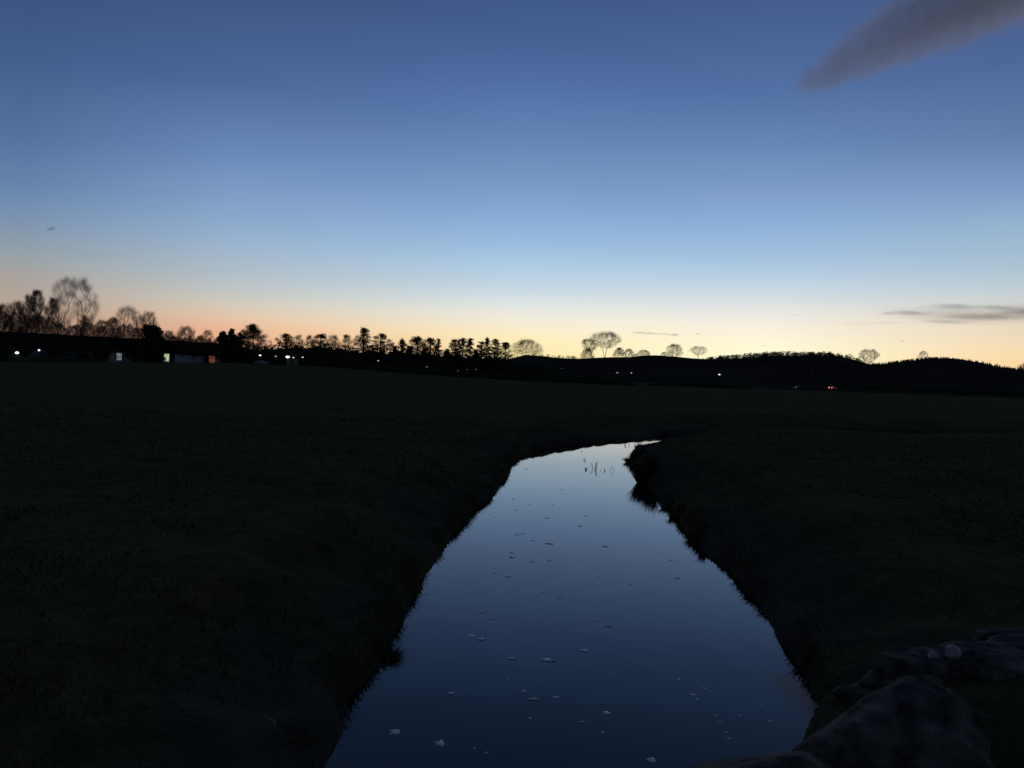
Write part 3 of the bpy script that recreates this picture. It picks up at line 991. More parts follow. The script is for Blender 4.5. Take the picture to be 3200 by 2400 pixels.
def lit_panel(name, c0, c1, s):
    m, nn, b_ = new_mat(name)
    t_ = nn.nodes.new('ShaderNodeTexCoord'); z_ = nn.nodes.new('ShaderNodeTexNoise'); z_.inputs['Scale'].default_value = 0.9; z_.inputs['Detail'].default_value = 3
    q_ = nn.nodes.new('ShaderNodeValToRGB')
    q_.color_ramp.elements[0].position = 0.35; q_.color_ramp.elements[0].color = (*c0, 1)
    q_.color_ramp.elements[1].position = 0.65; q_.color_ramp.elements[1].color = (*c1, 1)
    nn.links.new(t_.outputs['Object'], z_.inputs['Vector']); nn.links.new(z_.outputs['Fac'], q_.inputs['Fac']); nn.links.new(q_.outputs['Color'], b_.inputs['Emission Color'])
    b_.inputs['Emission Strength'].default_value = s
    b_.inputs['Base Color'].default_value = (0.1, 0.1, 0.1, 1)
    return m


panel('doorway', 364, 380, 1.9, 4.3, lit_panel('white_lit_doorway', (0.10, 0.12, 0.12), (0.26, 0.30, 0.30), 0.65), 'white-lit doorway')
panel('doorway', 512, 528, 2.0, 4.7, lit_panel('yellow_lit_doorway', (0.50, 0.60, 0.26), (0.80, 0.88, 0.55), 0.75), 'bright yellow-green lit doorway')
panel('doorway', 653, 672, 2.0, 4.7, lit_panel('red_lit_doorway', (0.16, 0.040, 0.025), (0.30, 0.085, 0.055), 0.65), 'dim red-lit doorway')
panel('shutter', 546, 643, 1.9, 4.6, mat_noise('blue_shutter', (0.50, 0.52, 0.60), (0.60, 0.62, 0.68), 0.5), 'blue-grey roller shutter')
# shrubs against the shed front
for k, (px, yt, wp, lab) in enumerate([
    (-10, 1018, 120, 'dark shrub behind the brightest floodlight against the shed'), (84, 1034, 90, 'dark shrub between the two floodlights against the shed'), (170, 1040, 110, 'widest dark shrub against the shed beside the smaller floodlight'), (256, 1052, 96, 'dark shrub against the shed below the big willow'),
    (322, 1046, 70, 'dark shrub just before the white-lit doorway'), (424, 1050, 76, 'dark shrub just after the white-lit doorway'), (478, 1040, 56, 'tall dark shrub just before the yellow-lit doorway'), (538, 1098, 18, 'narrow dark shrub just after the yellow-lit doorway'),
    (646, 1098, 16, 'narrow dark shrub against the shed before the red doorway'), (716, 1060, 70, 'dark shrub at the end of the shed after the red doorway')]):
    Yw = S0.y + sd.y * wall_u(px) - 6
    bush(px, yt, wp, Yw, 60 + k, lab, name='evergreen_shrub', group='shrubs in front of the shed', cat='shrub', dens=0.9)


# ------------------------------------------------------------------ lamps
def lamp(px, py, Y, size, strength, label, col=(0.92, 0.96, 1.0), kind='street_lamp', light=0.0, aspect=1.7):
    p = at(px, py, Y)
    z0 = gz(p.x, Y)
    t = empty(kind, (p.x, Y, z0 - 0.05), label, 'lamp', 'lamps round the meadow')
    h = max(1.2, p.z - z0)
    m = MB()
    m.tube([(0, 0.35, 0), (0, 0.35, h * 0.6), (0, 0.3, h + 0.25)], [0.09, 0.07, 0.05], 8)
    m.tube([(0, 0.3, h + 0.25), (0, 0.1, h + 0.3)], [0.05, 0.05], 6)
    m.build('pole', POLE, t)
    hd = MB()
    s = size
    hd.box(-s * aspect * 0.6, s * aspect * 0.6, -s * 0.2, 0.25, h + s * 0.5, h + s * 0.5 + 0.12, 0.03, 0.03)
    ho = hd.build('lamp_head', DARKM, t)
    l = MB()
    n = 10
    for i in range(5):
        ph = math.pi * (i + 0.5) / 5 - math.pi / 2
        for j in range(n):
            a = 2 * math.pi * j / n
            l.v.append((s * aspect * 0.55 * math.cos(ph) * math.cos(a), s * 0.4 * math.cos(ph) * math.sin(a), h + s * 0.5 * math.sin(ph)))
    for i in range(4):
        for j in range(n):
            a = i * n + j; b = i * n + (j + 1) % n
            l.f.append((a, b, b + n, a + n))
    l.f.append(tuple(range(n))[::-1]); l.f.append(tuple(range(4 * n, 5 * n)))
    l.build('lens', mat_glow('lamp_lens', col, strength), ho, smooth=True)
    if light:
        ld = bpy.data.lights.new('lamp_light', 'POINT')
        ld.energy = light; ld.color = col; ld.shadow_soft_size = 0.25
        lo = bpy.data.objects.new('lamp_light', ld)
        COL.objects.link(lo); lo.parent = t; lo.location = (0, -0.5, h - s * 0.6)
    return t


lamp(53, 1102, 250, 0.66, 2.6, 'brightest wide floodlight, low, at the outermost end of the shed', kind='floodlight', light=12)
lamp(122, 1094, 250, 0.5, 2.0, 'smaller round floodlight near the brightest wide one', kind='floodlight', light=12, aspect=1.2)
lamp(813, 1110, 288, 0.45, 1.6, 'white lamp above the pale parked car', light=10)
lamp(862, 1113, 290, 0.35, 0.55, 'dim small lamp between the car-park lamp and the bright twin lamps')
lamp(899, 1115, 284, 0.75, 2.4, 'bright wide lamp beside the small pale hut', kind='floodlight', light=40)
lamp(917, 1117, 286, 0.35, 0.9, 'small lamp close beside the bright wide one at the hut')
lamp(946, 1116, 290, 0.36, 0.9, 'small white lamp last in the row after the hut')
lamp(1182, 1127, 270, 0.34, 0.45, 'dim lamp low under the tallest tiered pine')
lamp(1334, 1146, 262, 0.28, 0.22, 'very faint lamp low under the flat-topped pine', col=(0.8, 1.0, 0.85))
lamp(1431, 1158, 258, 0.22, 0.15, 'faint speck of light near the hedge under the dense pine clump')
lamp(1461, 1154, 262, 0.22, 0.10, 'faintest light, second under the dense pine clump')
lamp(1488, 1154, 262, 0.22, 0.14, 'faint light, third under the dense pine clump')
lamp(1757, 1151, 352, 0.42, 0.25, 'faint lamp below the dip in the ridge')
lamp(1929, 1165, 430, 0.48, 1.0, 'smaller of the paired white lamps below the umbrella-crowned tree')
lamp(1973, 1167, 430, 0.75, 2.2, 'larger brighter of the paired white lamps below the ridge', aspect=1.2)
lamp(2248, 1170, 352, 0.48, 1.4, 'lone white lamp below the start of the wooded hill')

# small pale hut under the lamp
hp = at(912, 1128, 292)
hut = empty('small_hut', (hp.x, 292, gz(hp.x, 292)), 'small pale hut lit by the bright wide lamp', 'hut')
m = MB(); m.box(-1.9, 1.9, 0, 2.4, -0.1, 2.3); m.build('wall', mat_noise('cream_wall', (0.14, 0.13, 0.10), (0.2, 0.19, 0.15), 1.0), hut)
m = MB(); m.box(-2.1, 2.1, -0.25, 2.65, 2.305, 2.5, 0.05, 0.05); m.build('roof', ROOFM, hut)
m = MB(); m.box(-0.4, 0.5, -0.05, -0.006, -0.05, 2.0); m.build('door', DARKM, hut)


# ------------------------------------------------------------------ cars
def car(loc, rz, paint, label, glow=None):
    t = empty('car', loc, label, 'car', rz=rz)
    m = MB()
    prof = [(-2.1, 0.35), (-2.15, 0.62), (-2.05, 0.92), (-1.5, 0.98), (-1.1, 1.40), (0.35, 1.45), (1.05, 0.98), (1.95, 0.86), (2.15, 0.62), (2.1, 0.32)]
    for s in (-0.85, 0.85):
        for x, z in prof:
            k = 0.86 if z > 1.1 else 1.0
            m.v.append((x, s * k, z))
    n = len(prof)
    m.f.append(tuple(range(n))[::-1]); m.f.append(tuple(range(n, 2 * n)))
    for i in range(n): m.f.append((i, (i + 1) % n, n + (i + 1) % n, n + i))
    m.build('body', paint, t, bevel=0.05)
    for s in (-1, 1):
        g = MB()
        o_ = 0.735 if s > 0 else -0.735
        pts = [(-1.25, 1.0), (-1.0, 1.34), (0.30, 1.38), (0.80, 1.0)]
        for dx in (0.0, 0.03 * s):
            for x, z in pts: g.v.append((x, s * (0.852 - 0.28 * (z - 0.98)) + dx, z))
        g.f += [(0, 1, 2, 3), (4, 7, 6, 5)] + [(i, 4 + i, 4 + (i + 1) % 4, (i + 1) % 4) for i in range(4)]
        g.build('side_window', GLASSM, t)
    g = MB(); g.v += [(-1.56, -0.66, 1.0), (-1.56, 0.66, 1.0), (-1.17, 0.6, 1.36), (-1.17, -0.6, 1.36)]; g.f.append((0, 1, 2, 3)); g.build('rear_window', GLASSM, t)
    for x in (-1.3, 1.3):
        for s in (-0.78, 0.78):
            wv = MB()
            k = 14
            for yy in (-0.1, 0.1):
                for j in range(k):
                    a = 2 * math.pi * j / k
                    wv.v.append((x + 0.32 * math.cos(a), s + yy, 0.32 + 0.32 * math.sin(a)))
            wv.f.append(tuple(range(k))[::-1]); wv.f.append(tuple(range(k, 2 * k)))
            for j in range(k): wv.f.append((j, (j + 1) % k, k + (j + 1) % k, k + j))
            wv.build('wheel', TYRE, t)
    for s, gl in zip((-0.66, 0.66), glow or (None, None)):
        q = MB(); q.box(-2.24, -2.13, s - 0.17, s + 0.17, 0.66, 0.9)
        q.build('tail_light', gl if gl else mat_noise('tail_lens', (0.10, 0.01, 0.01), (0.14, 0.012, 0.012), 2.0, 0.3, 0.5), t)
    return t


p = at(2612, 1212, 376)
car((p.x - 1.5, 376, p.z - 0.78), math.atan2(1.0, 1.0), DARK_PAINT, 'dark car with two glowing red tail lights on the far road',
    (mat_glow('tail_glow', (1.0, 0.06, 0.05), 7.0), mat_glow('tail_glow_bright', (1.0, 0.10, 0.08), 12.0)))
p = at(2495, 1211, 378)
car((p.x, 378, p.z - 0.78), R(25), DARK_PAINT, 'dark car with one faint pinkish tail light ahead on the far road',
    (mat_glow('tail_faint', (0.9, 0.5, 0.5), 0.7), mat_glow('tail_faint_dim', (0.5, 0.2, 0.2), 0.08)))
p = at(816, 1135, 284)
car((p.x, 284, gz(p.x, 284)), R(2), PALE_PAINT, 'pale parked car under the white lamp beyond the meadow')


# ------------------------------------------------------------------ things in and by the stream
def blob(mb, c, rx_, ry_, rz_, seed, rough=0.3, nu=16, nv=8, flat=0.0):
    r = random.Random(seed)
    ph = [(r.uniform(0, 6.28), r.randint(2, 5), r.uniform(0.4, 1)) for _ in range(5)]
    b = len(mb.v)
    for i in range(nv + 1):
        th = math.pi * i / nv
        for j in range(nu):
            a = 2 * math.pi * j / nu
            k = 1 + rough * sum(w_ * math.sin(f_ * a + p_ + 1.7 * th * (q_ % 3)) for q_, (p_, f_, w_) in enumerate(ph)) / 3 + rough * 0.25 * r.uniform(-1, 1)
            z = math.cos(th)
            z = max(z, -flat) if flat else z
            mb.v.append((c[0] + rx_ * k * math.sin(th) * math.cos(a), c[1] + ry_ * k * math.sin(th) * math.sin(a), c[2] + rz_ * z * (1 + 0.15 * (k - 1))))
    for i in range(nv):
        for j in range(nu):
            a = b + i * nu + j; d = b + i * nu + (j + 1) % nu
            mb.f.append((a, a + nu, d + nu, d))


FOAMS = [  # px, py, width px, label or None
    (1712, 2064, 40, 'largest foam raft on the stream, rounded'), (1667, 2186, 42, 'long thin sliver of foam in the lower stream'), (1737, 2180, 25, 'round foam patch beside the long thin sliver'),
    (1896, 2229, 26, 'round foam patch nearest the middle of the lower stream'), (2037, 2376, 30, 'foam patch right against the near boulder'), (1235, 2289, 36, 'flat foam patch close to the darkest near bank'),
    (1376, 2324, 34, 'peaked foam patch low in the near corner of the stream'), (1411, 2167, 25, 'slanted foam patch between the near bank and the lower stream middle'), (1503, 1998, 30, 'broad foam patch with a small one just behind it'),
    (1904, 1958, 28, 'thin foam streak in the middle reach'), (1827, 2033, 24, 'oval foam patch beyond the largest foam raft'), (2166, 2172, 18, 'foam blob touching a smaller one near the stony bank'), (1637, 2160, 17, 'ragged foam patch behind the long thin sliver'),
    (1542, 1934, 18, None), (1502, 1913, 20, None), (1529, 1910, 14, None), (1474, 1988, 22, None), (1599, 2058, 22, None), (1868, 1939, 12, None), (2051, 1986, 12, None),
    (1590, 2121, 12, None), (1698, 2133, 12, None), (1918, 2106, 11, None), (1820, 2256, 18, None), (1655, 2245, 13, None), (1885, 2289, 12, None), (2121, 2123, 16, None), (2157, 2120, 9, None),
    (2202, 2152, 14, None), (2177, 2186, 13, None), (2240, 2237, 12, None), (2315, 2237, 14, None), (2250, 2255, 10, None), (2270, 2289, 14, None), (2279, 2309, 14, None), (1520, 2352, 12, None),
    (1483, 2339, 9, None), (1997, 2142, 8, None), (2354, 2100, 14, None), (2051, 2192, 8, None), (1304, 2023, 14, None), (2405, 2254, 16, None), (2379, 2207, 11, None),
    (1717, 1699, 24, None), (1894, 1708, 18, None), (1601, 1727, 16, None), (1599, 1742, 18, None), (1661, 1755, 14, None), (1715, 1752, 13, None), (1768, 1759, 9, None), (1587, 1802, 20, None), (1549, 1791, 12, None),
    (1701, 1806, 12, None), (1698, 1849, 13, None), (1750, 1868, 18, None), (1742, 1882, 11, None), (1970, 1825, 12, None), (2115, 1806, 18, None), (2097, 1751, 10, None), (1871, 1802, 10, None),
    (1646, 1465, 10, None), (1545, 1616, 7, None), (1652, 1577, 7, None), (1614, 1594, 9, None), (1728, 1578, 9, None), (1829, 1612, 10, None), (2061, 1729, 7, None), (2021, 1675, 8, None), (1616, 1671, 12, None),
    (1634, 1669, 12, None), (1666, 1690, 12, None), (1710, 1619, 12, None), (1605, 1560, 9, None), (1813, 1644, 15, None), (2037, 1577, 7, None), (1755, 1530, 8, None), (1700, 1500, 8, None), (1640, 1640, 7, None),
]
for i, (px, py, wpx, lab) in enumerate(FOAMS):
    c = on_z(px, py, WATER)
    wd = wpx / F * c.y / 2
    m = MB()
    rr = random.Random(100 + i)
    th = min(0.009, wd * 0.12)
    dep = wd * rr.uniform(0.7, 1.3) if wpx not in (42, 28) else wd * 0.35
    blob(m, (0, 0, 0), wd * 0.8, dep * 0.8, th, i, 0.6, 30, 6)
    for q in range(5):
        an = rr.uniform(0, 6.28); k_ = rr.uniform(.5, 1.0)
        blob(m, (k_ * math.cos(an) * wd, k_ * math.sin(an) * dep, 0), wd * rr.uniform(.12, .42), dep * rr.uniform(.12, .42), th * rr.uniform(.5, 1.2), i * 7 + q, 0.6, 16, 5)
    o = m.build('foam_fleck', FOAM, smooth=True)
    o.location = (c.x, c.y, WATER + th * 0.35)
    if lab:
        tag(o, lab, 'foam')
    elif py < 1700:
        tag(o, 'tiny pale foam fleck on the farther reach of the stream', 'foam', 'foam flecks on the far reach')
    else:
        tag(o, 'small pale foam fleck adrift on the nearer reach of the stream', 'foam', 'foam flecks on the near reach')


def stem(lines, wl, label, name='dead_reed', mat=DEAD, cat='reed', group='dead reeds standing in the stream'):
    """lines: pixel polylines with a half width in pixels; wl: pixel of its waterline"""
    b = on_z(wl[0], wl[1], WATER)
    m = MB()
    for pts, hw in lines:
        P = [at(x, y, b.y + 0.02 * i) - b for i, (x, y) in enumerate(pts)]
        P[0] = P[0] - Vector((0, 0, 0.12)) if abs(pts[0][1] - wl[1]) < 3 else P[0]
        n = len(P)
        m.tube(P, [hw / F * b.y * (1 - 0.45 * i / (n - 1)) for i in range(n)], 5)
    o = m.build(name, mat)
    o.location = b
    return tag(o, label, cat, group)


stem([([(1818, 1411), (1818, 1407)], 1.6)], (1818, 1411), 'lone dark stub, farthest of the stems in the water')
stem([([(1822, 1439), (1825, 1436), (1829, 1432)], 1.0), ([(1828, 1439), (1828.5, 1435), (1829, 1432)], 1.2)], (1825, 1439), 'small bent reed forming a tight hook just behind the other stems')
stem([([(1830, 1468), (1831, 1464), (1831.5, 1461)], 3.4), ([(1827, 1468), (1831, 1461)], 1.2), ([(1834, 1468), (1836, 1463), (1838, 1461), (1839, 1464)], 0.5)], (1830, 1468), 'squat dark clump with a curled wisp, first of the row')
stem([([(1851, 1465), (1851, 1458), (1850, 1453), (1846, 1448)], 1.1), ([(1851, 1458), (1852.5, 1453)], 0.7), ([(1851, 1464), (1854, 1465)], 0.5)], (1851, 1465), 'thin forked reed beside the thick upright stem')
stem([([(1862, 1466), (1863, 1458), (1863.5, 1451), (1864.5, 1447), (1866, 1444)], 2.1), ([(1859, 1466), (1858.5, 1461), (1858, 1456)], 0.8)], (1862, 1466), 'thickest and tallest upright stem in the water')
stem([([(1877, 1472), (1876.5, 1470)], 1.4), ([(1882, 1472), (1876.5, 1470)], 0.8)], (1878, 1472), 'tiny dark stub low in the water between taller stems')
stem([([(1890, 1472), (1889.5, 1464)], 1.3), ([(1894, 1472), (1889.8, 1466)], 1.1)], (1890, 1472), 'short dark wedge-shaped stem just before the folded reed')
stem([([(1909, 1472), (1909.5, 1465), (1911, 1457.5), (1914, 1461), (1918, 1467), (1920, 1472)], 0.7)], (1910, 1472), 'thin reed folded over into a tall triangle')
stem([([(1955, 1392), (1953, 1388), (1957, 1384)], 1.8), ([(1950, 1392), (1955, 1386)], 1.0), ([(1962, 1391), (1966, 1386), (1969, 1391)], 0.8)], (1956, 1392), 'dark twiggy clump at the far water edge near the bend', name='dead_twig', cat='twig', group=None)
stem([([(1984, 1393), (1984, 1386)], 1.5)], (1984, 1393), 'short dark post in the narrow neck at the bend', name='dead_stub', cat='stub', group=None)


# grass: blades as numpy batches
def blades(base, direc, length, width, droop, seed):
    rs = np.random.RandomState(seed)
    n = len(base)
    side = np.cross(direc, np.array([0, 0, 1.0])) + rs.normal(0, 0.5, (n, 3))
    side[:, 2] *= 0.2
    side /= np.linalg.norm(side, axis=1)[:, None] + 1e-9
    horiz = direc.copy(); horiz[:, 2] = 0
    mid = base + direc * length[:, None] * 0.5
    tip = base + direc * length[:, None] + horiz * (length * droop)[:, None] * 0.5 - np.array([0, 0, 1.0]) * (length * droop)[:, None] * 0.6
    w = side * width[:, None]
    v = np.stack([base - w, base + w, mid + w * 0.7, mid - w * 0.7, tip], 1).reshape(-1, 3)
    k = np.arange(n) * 5
    f = [(a, a + 1, a + 2, a + 3) for a in k] + [(a + 3, a + 2, a + 4) for a in k]
    return v, f


def grad(x, y):
    e = 0.05
    gx = (sdf(x + e, y) - sdf(x - e, y)) / (2 * e); gy = (sdf(x, y + e) - sdf(x, y - e)) / (2 * e)
    n = np.sqrt(gx * gx + gy * gy) + 1e-9
    return gx / n, gy / n


def mesh_np(name, v, f, mat):
    me = bpy.data.meshes.new(name)
    me.from_pydata(v.tolist(), [], f)
    me.update()
    me.materials.append(mat)
    o = bpy.data.objects.new(name, me)
    COL.objects.link(o)
    return o


rs = np.random.RandomState(5)
# edge grass hanging over the waterlines
px_, py_ = [], []
for line, yend in ((left, 62), (right, 62)):
    for (ax, ay), (bx, by) in zip(line, line[1:]):
        if ay > yend or by < 4 or ax > 22: continue
        L = math.hypot(bx - ax, by - ay)
        n = int(L * 260 / (1 + 0.03 * max(0, ay - 8)))
        t = rs.rand(n)
        px_.append(ax + (bx - ax) * t); py_.append(ay + (by - ay) * t)
ex = np.concatenate(px_); ey = np.concatenate(py_)
gx, gy = grad(ex, ey)
off = np.abs(rs.normal(0.02, 0.26, len(ex)))
ex = ex + gx * off; ey = ey + gy * off
dens = vnoise(ex, ey, 0.8, 51) + vnoise(ex, ey, 0.3, 52) * 0.7
keep = dens > -0.12
keep &= ~((ex > 0.6) & (ey < 8.9))
keep &= ~((ex > 6.6) & (ey > 40.5) & (ey < 50))
ex, ey, gx, gy, dens = ex[keep], ey[keep], gx[keep], gy[keep], dens[keep]
ez = ground(ex, ey)
ez = np.maximum(ez, WATER - 0.02)
lean_ = rs.uniform(0.1, 0.9, len(ex))
dr = np.stack([-gx * lean_ + rs.normal(0, .35, len(ex)), -gy * lean_ + rs.normal(0, .35, len(ex)), np.ones(len(ex)) * 0.8], 1)
dr /= np.linalg.norm(dr, axis=1)[:, None]
ln = (0.07 + 0.15 * np.clip(dens + 0.2, 0, 1)) * rs.uniform(0.5, 1.5, len(ex))
v1, f1 = blades(np.stack([ex, ey, ez - 0.01], 1), dr, ln, np.full(len(ex), 0.006) * (1 + ey * 0.02), rs.uniform(0.1, 0.9, len(ex)), 1)
# meadow grass near the bridge and the bank tops
n = 52000
yy = 3.5 + 40 * rs.rand(n) ** 1.7
xx = rs.uniform(-0.68, 0.68, n) * (yy + 1.0)
s_ = sdf(xx, yy)
den = vnoise(xx, yy, 1.3, 53) + 0.6 * vnoise(xx, yy, 0.4, 54)
keep = (s_ > 0.25) & (den > -0.2 - 0.1 * rs.rand(n))
xx, yy, den = xx[keep], yy[keep], den[keep]
zz = ground(xx, yy)
n = len(xx)
dr = np.stack([rs.normal(0, .45, n), rs.normal(0, .45, n), np.ones(n)], 1)
dr /= np.linalg.norm(dr, axis=1)[:, None]
ln = (0.05 + 0.11 * np.clip(den + .3, 0, 1)) * rs.uniform(.5, 1.5, n)
v2, f2 = blades(np.stack([xx, yy, zz - 0.01], 1), dr, ln, 0.004 + 0.0005 * yy, rs.uniform(0.1, 0.7, n), 2)
k0 = len(v1)
vv = np.concatenate([v1, v2])
ff = f1 + [tuple(i + k0 for i in q) for q in f2]
tag(mesh_np('grass', vv, ff, BLADE), 'short dark meadow and bank grass along the stream', 'grass', kind='stuff')


def tussock(px, py, rad, n, h, toward, seed, label, spread=0.5, droop=0.8):
    c = on_z(px, py, WATER)
    rs = np.random.RandomState(seed)
    a = rs.uniform(0, 6.28, n); q = rad * np.sqrt(rs.rand(n))
    x = c.x + q * np.cos(a); y = c.y + q * np.sin(a)
    z = np.maximum(ground(x, y), WATER)
    d = np.stack([np.cos(a) * spread * q / rad + toward[0] + rs.normal(0, .25, n), np.sin(a) * spread * q / rad + toward[1] + rs.normal(0, .25, n), np.ones(n)], 1)
    d /= np.linalg.norm(d, axis=1)[:, None]
    v, f = blades(np.stack([x - c.x, y - c.y, z - WATER - 0.02], 1), d, h * rs.uniform(.45, 1.1, n), np.full(n, 0.005) * (1 + c.y * 0.02), rs.uniform(.05, droop, n), seed)
    o = mesh_np('grass_tussock', v, f, BLADE)
    o.location = (c.x, c.y, WATER)
    return tag(o, label, 'tussock', 'tussocks on the bank edge')


tussock(2016, 1510, 0.27, 2600, 0.84, (-0.02, 0.0), 1, 'biggest overhanging grass tussock on the corner of the bank', 0.22, 0.25)
tussock(1984, 1446, 0.36, 1500, 0.36, (-0.35, 0.0), 2, 'grass tussock just behind the biggest one on the bank corner')
tussock(2088, 1590, 0.16, 300, 0.26, (-0.4, -0.1), 3, 'small grass tuft on the edge just nearer than the big tussock')
tussock(2118, 1622, 0.18, 340, 0.28, (-0.4, -0.1), 4, 'second small grass tuft along the bare mud bank')
tussock(2178, 1690, 0.18, 420, 0.32, (-0.4, -0.1), 5, 'compact grass tuft halfway along the stony bank')
tussock(1208, 2052, 0.15, 300, 0.22, (0.5, -0.1), 6, 'spiky grass tuft sticking out over the water from the dark near bank')
tussock(2525, 2095, 0.10, 160, 0.20, (-0.35, -0.1), 7, 'grass tuft above the near pebbles beside the boulders')


def stalk(p0, p1, z0, z1, rad, label, bend=0.05):
    a = on_z(p0[0], p0[1], z0); b = on_z(p1[0], p1[1], z1)
    m = MB()
    pts = [Vector((0, 0, 0)), (b - a) * 0.35 + Vector((bend, 0, bend)), (b - a) * 0.7 + Vector((bend * .6, 0, bend * .6)), b - a]
    m.tube(pts, [rad, rad, rad * .8, rad * .4], 6)
    m.tube([pts[2], pts[2] + Vector((-0.10, 0.05, 0.05))], [rad * .5, rad * .2], 4)
    o = m.build('dead_stalk', DRY)
    o.location = a
    return tag(o, label, 'stalk')


zl = gz(*on_z(840, 2265, -0.2)[:2])
stalk((855, 2295), (820, 2240), zl + 0.02, zl + 0.16, 0.011, 'pale broken stalk leaning on the dark near bank')
stalk((885, 2368), (875, 2352), zl + 0.02, zl + 0.06, 0.004, 'thin short pale stalk below the broken one')

# pebbles along the waterlines
PEB = [(2363, 1880, 12, None), (2384, 1908, 12, None), (2505, 2096, 11, None), (2521, 2110, 15, 'largest pale pebble at the stony water edge'), (2541, 2133, 13, None), (2551, 2153, 12, None), (2566, 2188, 13, None), (2561, 2197, 14, 'palest pebble next to the big boulder'),
       (2455, 2045, 12, None), (1090, 2224, 9, None), (1071, 2248, 9, None), (1065, 2283, 10, 'bright pebble on the dark bank edge at the water'), (1016, 2372, 11, None), (1008, 2391, 9, None), (2150, 1682, 8, None), (2108, 1630, 7, None)]
for i, (px, py, wpx, lab) in enumerate(PEB):
    c = on_z(px, py, WATER + 0.08)
    zg = max(gz(c.x, c.y), WATER - 0.02)
    wd = wpx / F * c.y / 2
    m = MB()
    blob(m, (0, 0, 0), wd, wd * 0.8, wd * 0.7, 300 + i, 0.25, 12, 7)
    o = m.build('pebble', PEBBLE, smooth=True)
    o.location = (c.x, c.y, zg + wd * 0.35)
    if lab: tag(o, lab, 'pebble')
    elif px > 1600: tag(o, 'small pale pebble along the waterline below the grassy stony bank', 'pebble', 'pebbles on the stony bank')
    else: tag(o, 'small pale pebble along the waterline of the dark near bank', 'pebble', 'pebbles on the dark bank')


def boulder(cx, cy, cz, rx_, ry_, rz_, seed, label, rough=0.12, tilt=0.0, sub=5, name='boulder', mat=ROCK, rz=0.0):
    import bmesh
    bm = bmesh.new()
    bmesh.ops.create_icosphere(bm, subdivisions=sub, radius=1)
    r = np.random.RandomState(seed)
    co = np.array([v.co for v in bm.verts])
    # cut a few facets, then roughen
    for _ in range(11):
        nrm = r.normal(0, 1, 3); nrm /= np.linalg.norm(nrm)
        d = r.uniform(0.52, 0.86)
        ex_ = np.maximum(co @ nrm - d, 0)
        co = co - nrm[None, :] * ex_[:, None] * 0.85
    ox = r.uniform(0, 100)
    nz = sum(a_ * vnoise(co[:, 0] + ox + co[:, 2] * 0.7, co[:, 1] + co[:, 2] * 0.9 + ox, s_, 61 + i_) for i_, (s_, a_) in enumerate(((0.7, 1.0), (0.28, 0.45), (0.11, 0.22), (0.05, 0.13), (0.025, 0.07))))
    co = co * (1 + rough * 1.6 * nz)[:, None]
    for v, q in zip(bm.verts, co): v.co = (q[0] * rx_, q[1] * ry_, q[2] * rz_)
    me = bpy.data.meshes.new(name)
    bm.to_mesh(me); bm.free()
    me.polygons.foreach_set('use_smooth', [True] * len(me.polygons))
    me.materials.append(mat)
    o = bpy.data.objects.new(name, me)
    COL.objects.link(o)
    o.location = (cx, cy, cz)
    o.rotation_euler = (0, tilt, rz)
    return tag(o, label, 'boulder', 'boulders beside the bridge')


b1 = at(2800, 2300, 6.6)
boulder(b1.x, 6.6, -0.28, 0.86, 0.70, 0.52, 3, 'biggest lichened boulder with a humped top by the near water corner', tilt=0.10)
b2 = at(2440, 2390, 5.7)
boulder(b2.x, 5.65, -0.26, 0.72, 0.58, 0.42, 12, 'flat boulder in front of the biggest one, half out of the picture', tilt=0.06)


def hit(px, py):                 # where that line of sight meets the ground
    d = ray(px, py)
    d = d / d.y
    y = 3.0
    while y < 60:
        p = CAM + d * y
        if p.z <= max(gz(p.x, y), WATER): return p
        y += 0.04
    return p


